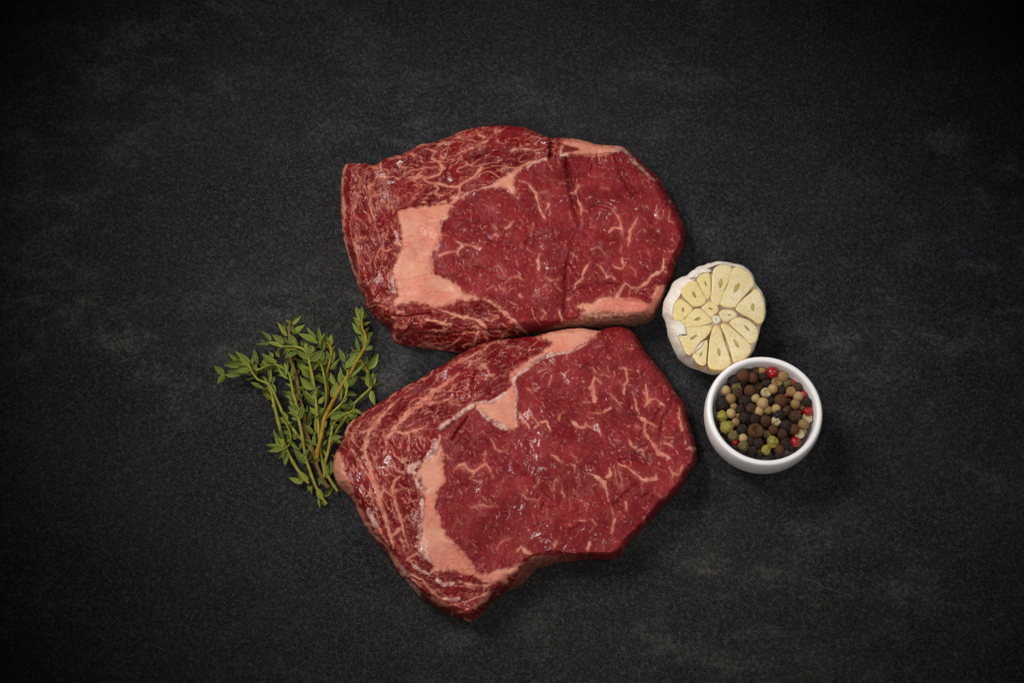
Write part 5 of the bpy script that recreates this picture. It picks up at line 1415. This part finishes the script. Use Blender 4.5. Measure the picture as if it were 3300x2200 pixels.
# stems: pixel path tip -> cut end, heights (mm) tip/mid/end, radius px tip/end, colour, label
SPRIGS = [
    (T1([(360, 810), (450, 820), (530, 860), (565, 935), (610, 990), (645, 1030), (760, 1080), (830, 1150), (900, 1300), (960, 1440)]) + T2([(577, 120), (680, 290), (790, 440), (900, 560), (980, 640), (1030, 730)]), (9, 8, 3), (3.2, 5.0), 'y', "thyme sprig bending furthest left, its leafy head pointing away from the steaks"),
    (T1([(780, 1130), (820, 1200), (850, 1320), (890, 1480)]) + T2([(450, 10), (490, 130), (540, 330), (590, 520), (640, 650), (700, 780), (790, 930), (880, 1060), (965, 1150)]), (6, 7, 3), (4.8, 5.6), 'y', "straight bare-stemmed thyme sprig along the left side of the bunch"),
    (T1([(620, 905), (760, 845), (880, 825), (960, 860), (1060, 940), (1090, 1040), (1120, 1200), (1160, 1340), (1185, 1500)]) + T2([(790, 130), (825, 260), (860, 420), (890, 600), (920, 780), (960, 910), (1010, 1050), (1060, 1180), (1150, 1350), (1225, 1450)]), (8, 10, 2.5), (3.5, 5.0), 'y', "thyme sprig arching left then running down to the lowest cut end"),
    (T1([(1075, 250), (1068, 400), (1078, 550), (1090, 760), (1160, 950), (1190, 1130), (1230, 1330), (1280, 1540)]) + T2([(890, 300), (930, 440), (980, 560), (1040, 720), (1080, 880), (1140, 1030), (1220, 1180), (1262, 1212)]), (8, 4, 3), (5.4, 7.0), 'b', "thickest brown woody thyme sprig with a bare cut top end"),
    (T1([(960, 575), (1060, 578), (1170, 582), (1280, 630), (1330, 720), (1350, 830), (1390, 1000), (1420, 1200), (1440, 1400), (1450, 1540)]) + T2([(1065, 30), (1090, 200), (1105, 400), (1115, 520), (1120, 640), (1150, 800), (1185, 950), (1188, 1065)]), (12, 12, 4), (4.2, 5.0), 'y', "thyme sprig through the middle of the bunch with its top bent over to the left"),
    (T1([(1440, 765), (1480, 790), (1510, 840), (1540, 950), (1560, 1080), (1575, 1200), (1560, 1400), (1500, 1560)]) + T2([(1150, 180), (1130, 330), (1100, 500)]), (8, 7, 4), (4.0, 4.0), 'g', "short green thyme sprig hooked over at its top, right of the middle"),
    (T1([(1565, 528), (1610, 550), (1640, 610), (1640, 690), (1610, 840), (1590, 900), (1580, 1000), (1600, 1200), (1540, 1450)]) + T2([(1080, 120), (1060, 300), (1075, 430)]), (6, 4, 3), (4.2, 4.4), 'o', "ochre thyme sprig hooked at the top behind the middle one"),
    (T1([(2066, 150), (2060, 250), (2070, 340), (2110, 430), (2112, 550), (2050, 680), (1980, 790), (1900, 950), (1800, 1080), (1700, 1260), (1600, 1450)]) + T2([(1300, 0), (1200, 190), (1170, 330), (1130, 520), (1090, 680), (1083, 800)]), (9, 11, 9), (3.4, 7.2), 'o', "tallest thyme sprig leaning right, reaching up beside the rear steak"),
    (T1([(1870, 900), (1850, 1080), (1855, 1180), (1820, 1290), (1770, 1370), (1650, 1480), (1580, 1550)]) + T2([(1225, 205)]), (10, 10, 9), (3.0, 4.0), 'y', "thin thyme side sprig crossing to the right of the tallest one"),
    (T1([(2030, 750), (2100, 850), (2150, 950), (2180, 1060), (2180, 1140), (2100, 1220), (1900, 1410), (1840, 1500)]) + T2([(1500, 200), (1400, 330), (1300, 520), (1250, 700)]), (4, 4, 3), (3.8, 5.0), 'g', "thyme sprig lying furthest right, close to the front steak's edge"),
    (T2([(1612, 85), (1560, 125), (1500, 150), (1380, 220), (1300, 330), (1290, 450), (1270, 520), (1240, 700), (1200, 850), (1215, 980), (1250, 1060), (1310, 1160), (1384, 1268)]), (8, 6, 3), (3.2, 5.2), 'y', "thyme sprig whose cut end lies next to the front steak's left edge"),
    (T2([(568, 208), (635, 290), (685, 400), (703, 500), (690, 580), (640, 632), (560, 665), (470, 672)]), (9, 9, 6), (4.5, 2.8), 'g', "small curled green thyme sprig on the lower left of the bunch"),
]
stems = []
for path, (za, zm, zb), (ra, rb_), ck, lab in SPRIGS:
    pp = spline([(p[0], p[1]) for p in path], 5)
    n = len(pp)
    w3, rr = [], []
    for i, p in enumerate(pp):
        s = i / (n - 1)
        z = (za + (zm - za) * s * 2 if s < 0.5 else zm + (zb - zm) * (s - 0.5) * 2) * 0.001
        w3.append(P(p[0], p[1], z))
        node = 1 + 0.25 * max(0, math.cos(s * 40)) ** 8
        rr.append((ra + (rb_ - ra) * min(1, s * 1.6)) * node / 5600)
    base = w3[-1].copy()
    base.z = 0
    root = thing("thyme_sprig", base, lab, "thyme", "thyme sprigs in the bunch")
    tube("stem", w3, rr, STEM[ck], root, base)
    stems.append((root, base, np.array([(p[0], p[1]) for p in pp]), w3))

# leaves: base x, y, tip x, y, [width ratio], [roll], [tip lift mm]
L1 = [
    (530, 830, 380, 690, .5), (400, 770, 240, 665, .42), (430, 800, 185, 830, .42), (510, 860, 215, 915, .3), (530, 890, 345, 930, .4), (180, 960, 45, 840, .45), (185, 965, 80, 1090, .4), (200, 960, 410, 970, .36), (620, 840, 590, 610, .3, 0, -4), (560, 830, 330, 640, .25, 0, -4), (470, 900, 420, 955, .6),
    (880, 810, 690, 670, .46), (880, 835, 610, 930, .3), (760, 840, 700, 770, .8, 0, -4), (810, 510, 690, 370, .46, 0, -3), (1000, 525, 835, 415, .42, 0, -2), (955, 585, 755, 520, .42), (790, 560, 605, 555, .26, 0, -3), (745, 510, 655, 495, .3, 0, -3), (800, 600, 690, 560, .3, 0, -5),
    (1040, 430, 905, 240, .26), (1020, 390, 1000, 270, .35, 0, -4), (1110, 400, 1280, 280, .36, 0, -2), (1105, 285, 1230, 160, .34, 0, -3), (1100, 370, 1120, 285, .35), (1060, 250, 1030, 210, .4), (1065, 250, 1095, 220, .4),
    (1160, 570, 1050, 480, .35), (1150, 560, 1085, 410, .45), (1160, 605, 1020, 605, .32), (1160, 610, 1010, 735, .5), (1310, 720, 1180, 630, .3), (1320, 750, 1185, 660, .35), (1340, 720, 1320, 575, .45), (1355, 770, 1535, 630, .42), (1365, 690, 1380, 570, .25), (1040, 500, 985, 450, .3), (1180, 560, 1130, 460, .4),
    (1460, 520, 1330, 375, .3), (1450, 505, 1190, 400, .3), (1470, 520, 1320, 480, .26), (1480, 510, 1468, 300, .36), (1500, 565, 1555, 390, .3, 0, -2), (1490, 600, 1450, 540, .35), (1500, 650, 1545, 490, .4), (1430, 470, 1310, 320, .35, 0, -4), (1330, 540, 1210, 520, .5, 0, -6), (1310, 850, 1130, 730, .34, 0, -4), (1500, 800, 1590, 710, .75, 0, -3), (1420, 640, 1300, 560, .5, 0, -6),
    (1640, 770, 1570, 630, .35), (1650, 800, 1690, 640, .35), (1640, 880, 1760, 740, .26), (1620, 880, 1580, 760, .4, 0, -3), (1640, 690, 1680, 560, .3, 0, -5),
    (800, 1080, 815, 870, .2), (790, 1075, 715, 975, .3), (820, 1085, 880, 1225, .3), (690, 1150, 540, 1065, .4), (710, 1130, 590, 1080, .3), (790, 1170, 700, 1240, .9, 0, -4), (815, 1300, 690, 1180, .36, 0, -3), (760, 1090, 640, 1050, .35, 0, -3), (780, 1010, 660, 990, .3, 0, -4), (860, 980, 840, 1090, .4, 0, -5),
    (930, 720, 870, 640, .4), (930, 715, 920, 610, .4, 0, -3), (850, 720, 790, 640, .4, 0, -4), (1020, 970, 1000, 785, .26), (1050, 1015, 905, 830, .26), (1105, 995, 1130, 795, .22), (1110, 1010, 1210, 890, .36, 0, -4), (1000, 960, 900, 960, .4, 0, -5),
    (1390, 1160, 1215, 990, .42), (1375, 1100, 1330, 850, .26), (1310, 1145, 1140, 1155, .3), (1410, 1375, 1245, 1170, .38), (1370, 1275, 1450, 1135, .42), (1475, 1355, 1550, 1250, .42), (1300, 1240, 1290, 1150, .4, 0, -4), (1330, 1000, 1230, 860, .4, 0, -5), (1300, 900, 1170, 800, .4, 0, -5),
    (1540, 1045, 1455, 960, .36), (1575, 1050, 1605, 910, .4), (1645, 1265, 1725, 1065, .36), (1700, 1100, 1630, 930, .36, 0, -3), (1540, 1500, 1460, 1380, .5, 0, -3), (1660, 1150, 1640, 1020, .4, 0, -4),
    (1185, 1330, 1050, 1180, .4, 0, -2), (1200, 1300, 1130, 1180, .34, 0, -2), (1185, 1450, 1110, 1345, .4), (1190, 1560, 1258, 1370, .42), (1170, 1520, 1055, 1390, .32), (1150, 1100, 1130, 980, .5, 0, -5),
    (1820, 785, 1745, 600, .36), (1840, 870, 1982, 690, .42), (1845, 760, 1845, 640, .3), (1765, 1080, 1772, 860, .34), (1850, 1150, 1848, 1020, .5), (1885, 1105, 2005, 980, .42), (1870, 1200, 1998, 1235, .5, 0, -3), (1780, 1300, 1795, 1130, .22), (1762, 1320, 1750, 1262, .4), (1800, 1335, 1865, 1270, .4), (1900, 1010, 2110, 800, .2), (1870, 1060, 1900, 930, .24), (2050, 660, 1880, 700, .62, 0, -2), (1950, 640, 1910, 575, .4), (1820, 870, 1790, 790, .25),
    (2040, 630, 1985, 440, .25), (2110, 570, 2058, 400, .34), (2110, 590, 2175, 432, .26), (2120, 610, 2215, 565, .42), (2060, 405, 1930, 250, .36), (2035, 290, 1950, 205, .34), (2040, 225, 1968, 62, .28), (2060, 205, 2062, 35, .4), (2085, 200, 2112, 95, .34), (2110, 420, 2180, 380, .5, 0, -4),
    (2150, 880, 2285, 670, .42), (2150, 890, 2130, 715, .3, 0, -3), (2160, 1125, 2138, 920, .4), (2175, 1140, 2255, 1000, .4, 0, -3), (2190, 1180, 2242, 1375, .44), (1930, 1420, 1770, 1390, .6, 0, -3), (1885, 1410, 1890, 1290, .3), (1630, 1550, 1832, 1475, .44), (2180, 1050, 2220, 930, .4, 0, -4), (2000, 1480, 1940, 1560, .4, 0, -4),
    (1560, 1250, 1480, 1180, .4, 0, -5), (1260, 1470, 1300, 1560, .4, 0, -5), (1380, 1440, 1330, 1560, .4, 0, -6), (1700, 1560, 1780, 1500, .3, 0, -5),
]
L2 = [
    (650, 250, 575, 95, .4), (790, 195, 667, 35, .3), (810, 110, 740, -5, .42), (812, 225, 885, 12, .42), (965, 335, 930, 140, .42), (1035, 435, 855, 285, .38), (1055, 600, 1050, 410, .34), (1083, 612, 900, 515, .26), (1205, 545, 1180, 435, .4), (1172, 612, 1232, 520, .36), (1310, 330, 1210, 472, .42), (1290, 500, 1452, 475, .42), (1290, 510, 1440, 560, .4), (1290, 505, 1312, 580, .36),
    (1195, 345, 1225, 240, .36), (1275, 320, 1290, 240, .3), (1225, 665, 1225, 520, .34, 0, -2), (1520, 200, 1530, 310, .4, 0, -3), (1600, 85, 1612, 165, .3), (585, 630, 448, 370, .3), (592, 640, 475, 470, .44), (585, 520, 548, 380, .34), (590, 632, 338, 590, .26), (590, 652, 368, 690, .32), (605, 662, 520, 805, .34), (620, 660, 572, 745, .36), (640, 672, 620, 895, .36),
    (700, 520, 832, 668, .5), (735, 505, 800, 432, .3), (735, 512, 832, 450, .22), (690, 480, 640, 522, .3), (920, 862, 745, 648, .34), (890, 775, 972, 642, .42), (968, 815, 1012, 685, .34), (1075, 820, 982, 842, .5), (1090, 815, 1125, 800, .6), (870, 1135, 818, 948, .4), (962, 1095, 842, 968, .3), (860, 1150, 680, 1068, .38), (985, 1060, 970, 945, .3, 0, -2), (965, 1170, 950, 1265, .45, 0, -2),
    (1010, 1180, 1010, 1320, .4, 0, -2), (1250, 1015, 1183, 820, .26), (1275, 1015, 1282, 812, .4), (1275, 1035, 1160, 1080, .24), (1180, 1335, 1312, 1205, .4), (1170, 1335, 1110, 1220, .34), (1142, 1375, 1070, 1265, .42), (1090, 1375, 1122, 1510, .26), (1142, 1410, 1205, 1480, .4, 0, -2), (1205, 745, 1160, 640, .34), (1300, 720, 1330, 780, .5, 0, -3), (1140, 1050, 1110, 1180, .4, 0, -2), (1210, 1170, 1130, 1120, .4, 0, -2),
    (900, 960, 920, 900, .5, 0, -3), (660, 560, 650, 440, .4, 0, -4), (850, 560, 830, 680, .4, 0, -4), (1110, 230, 1160, 60, .5, 0, -4), (1420, 60, 1480, -10, .5, 0, -3), (1080, 1290, 1150, 1230, .4, 0, -2),
]
rl = random.Random(3)
# smaller, lower leaves in pairs along the stems, in the shade of the upper ones
L3 = []
for si, (root, base, pp, w3) in enumerate(stems):
    n = len(pp)
    top = 0.28 if si in (0, 1) else 0.55 if si in (2, 3, 4, 7) else 0.45
    for i in range(1, int(n * top), 3 if si != 1 else 9):
        tx_, ty_ = pp[min(i + 1, n - 1)] - pp[i - 1]
        an = math.atan2(-ty_, -tx_)
        for sgn in (-1, 1):
            if rl.random() < 0.12:
                continue
            a2 = an + sgn * rl.uniform(0.5, 1.25)
            ln_ = rl.uniform(20, 40)
            L3.append((pp[i][0], pp[i][1], pp[i][0] + ln_ * math.cos(a2), pp[i][1] + ln_ * math.sin(a2), rl.uniform(0.28, 0.46), 0, rl.uniform(-5, -2)))
for tagf, lst in ((T1, L1), (T2, L2), (lambda q: q, L3)):
    for L in lst:
        (bx, by), (tx, ty) = tagf([(L[0], L[1]), (L[2], L[3])])
        ratio = L[4]
        roll = L[5] if len(L) > 5 and L[5] else rl.uniform(-0.95, 0.95)
        lift = L[6] if len(L) > 6 else None
        bi, bd, bz = 0, 1e9, 0.004
        for i, (root, base, pp, w3) in enumerate(stems):
            dd = np.hypot(pp[:, 0] - bx, pp[:, 1] - by)
            k = int(dd.argmin())
            if dd[k] < bd:
                bi, bd, bz = i, dd[k], w3[k].z
        root, base = stems[bi][0], stems[bi][1]
        if lift is not None:
            bz = max(0.0015, bz + lift * 0.001)
            tz = max(0.0012, bz + rl.uniform(-0.002, 0.001))
        else:
            tz = max(0.0015, bz + rl.uniform(-0.0015, 0.0045))
            bz += 0.0006
        A, B = P(bx, by, bz), P(tx, ty, tz)
        d = B - A
        ln = d.length
        ex = d.normalized()
        up = (CAM - A).normalized()
        ey = up.cross(ex).normalized()
        ez = ex.cross(ey)
        R = Matrix((ex, ey, ez)).transposed().to_4x4()
        R = R @ Matrix.Rotation(roll, 4, 'X')
        sc = Matrix.Diagonal((ln, ln * ratio * 1.12, ln * 0.55, 1))
        o = bpy.data.objects.new("leaf", LM[rl.randrange(4)])
        o.parent = root
        o.matrix_local = Matrix.Translation(A - base) @ R @ sc
        COL.objects.link(o)

# ------------------------------------------------------------------ a stray fibre on the table
fp = [P(x, y, 0.0004) for x, y in ((2602, 1868), (2635, 1878), (2655, 1890), (2690, 1903), (2725, 1913), (2752, 1925))]
fb = bpy.data.objects.new("fibre", None)
fm = mat_simple("blue_grey_fibre", (0.09, 0.11, 0.16), (0.13, 0.15, 0.20), 200, 0.6)
fo = tube("fibre", [Vector(p) for p in spline([tuple(p) for p in fp], 5)], [0.00013] * 26, fm, None, fp[0], 5)
fo.location = fp[0]
tag(fo, "single thin bluish fibre lying on the dark table in front of the bowl", "fibre")

# a tiny blue speck near the right side of the table
sp0 = P(3130, 818, 0.0)
ck = mesh_py("speck", [p * 0.0007 * (1 + 0.4 * mnoise.noise(p * 2)) + Vector((0, 0, 0.0005)) for p in icosphere(2)[0]], icosphere(2)[1], mat_simple("blue_speck", (0.02, 0.06, 0.22), (0.04, 0.10, 0.30), 300, 0.6))
ck.location = sp0
tag(ck, "tiny blue speck lying alone on the table's right side", "speck")
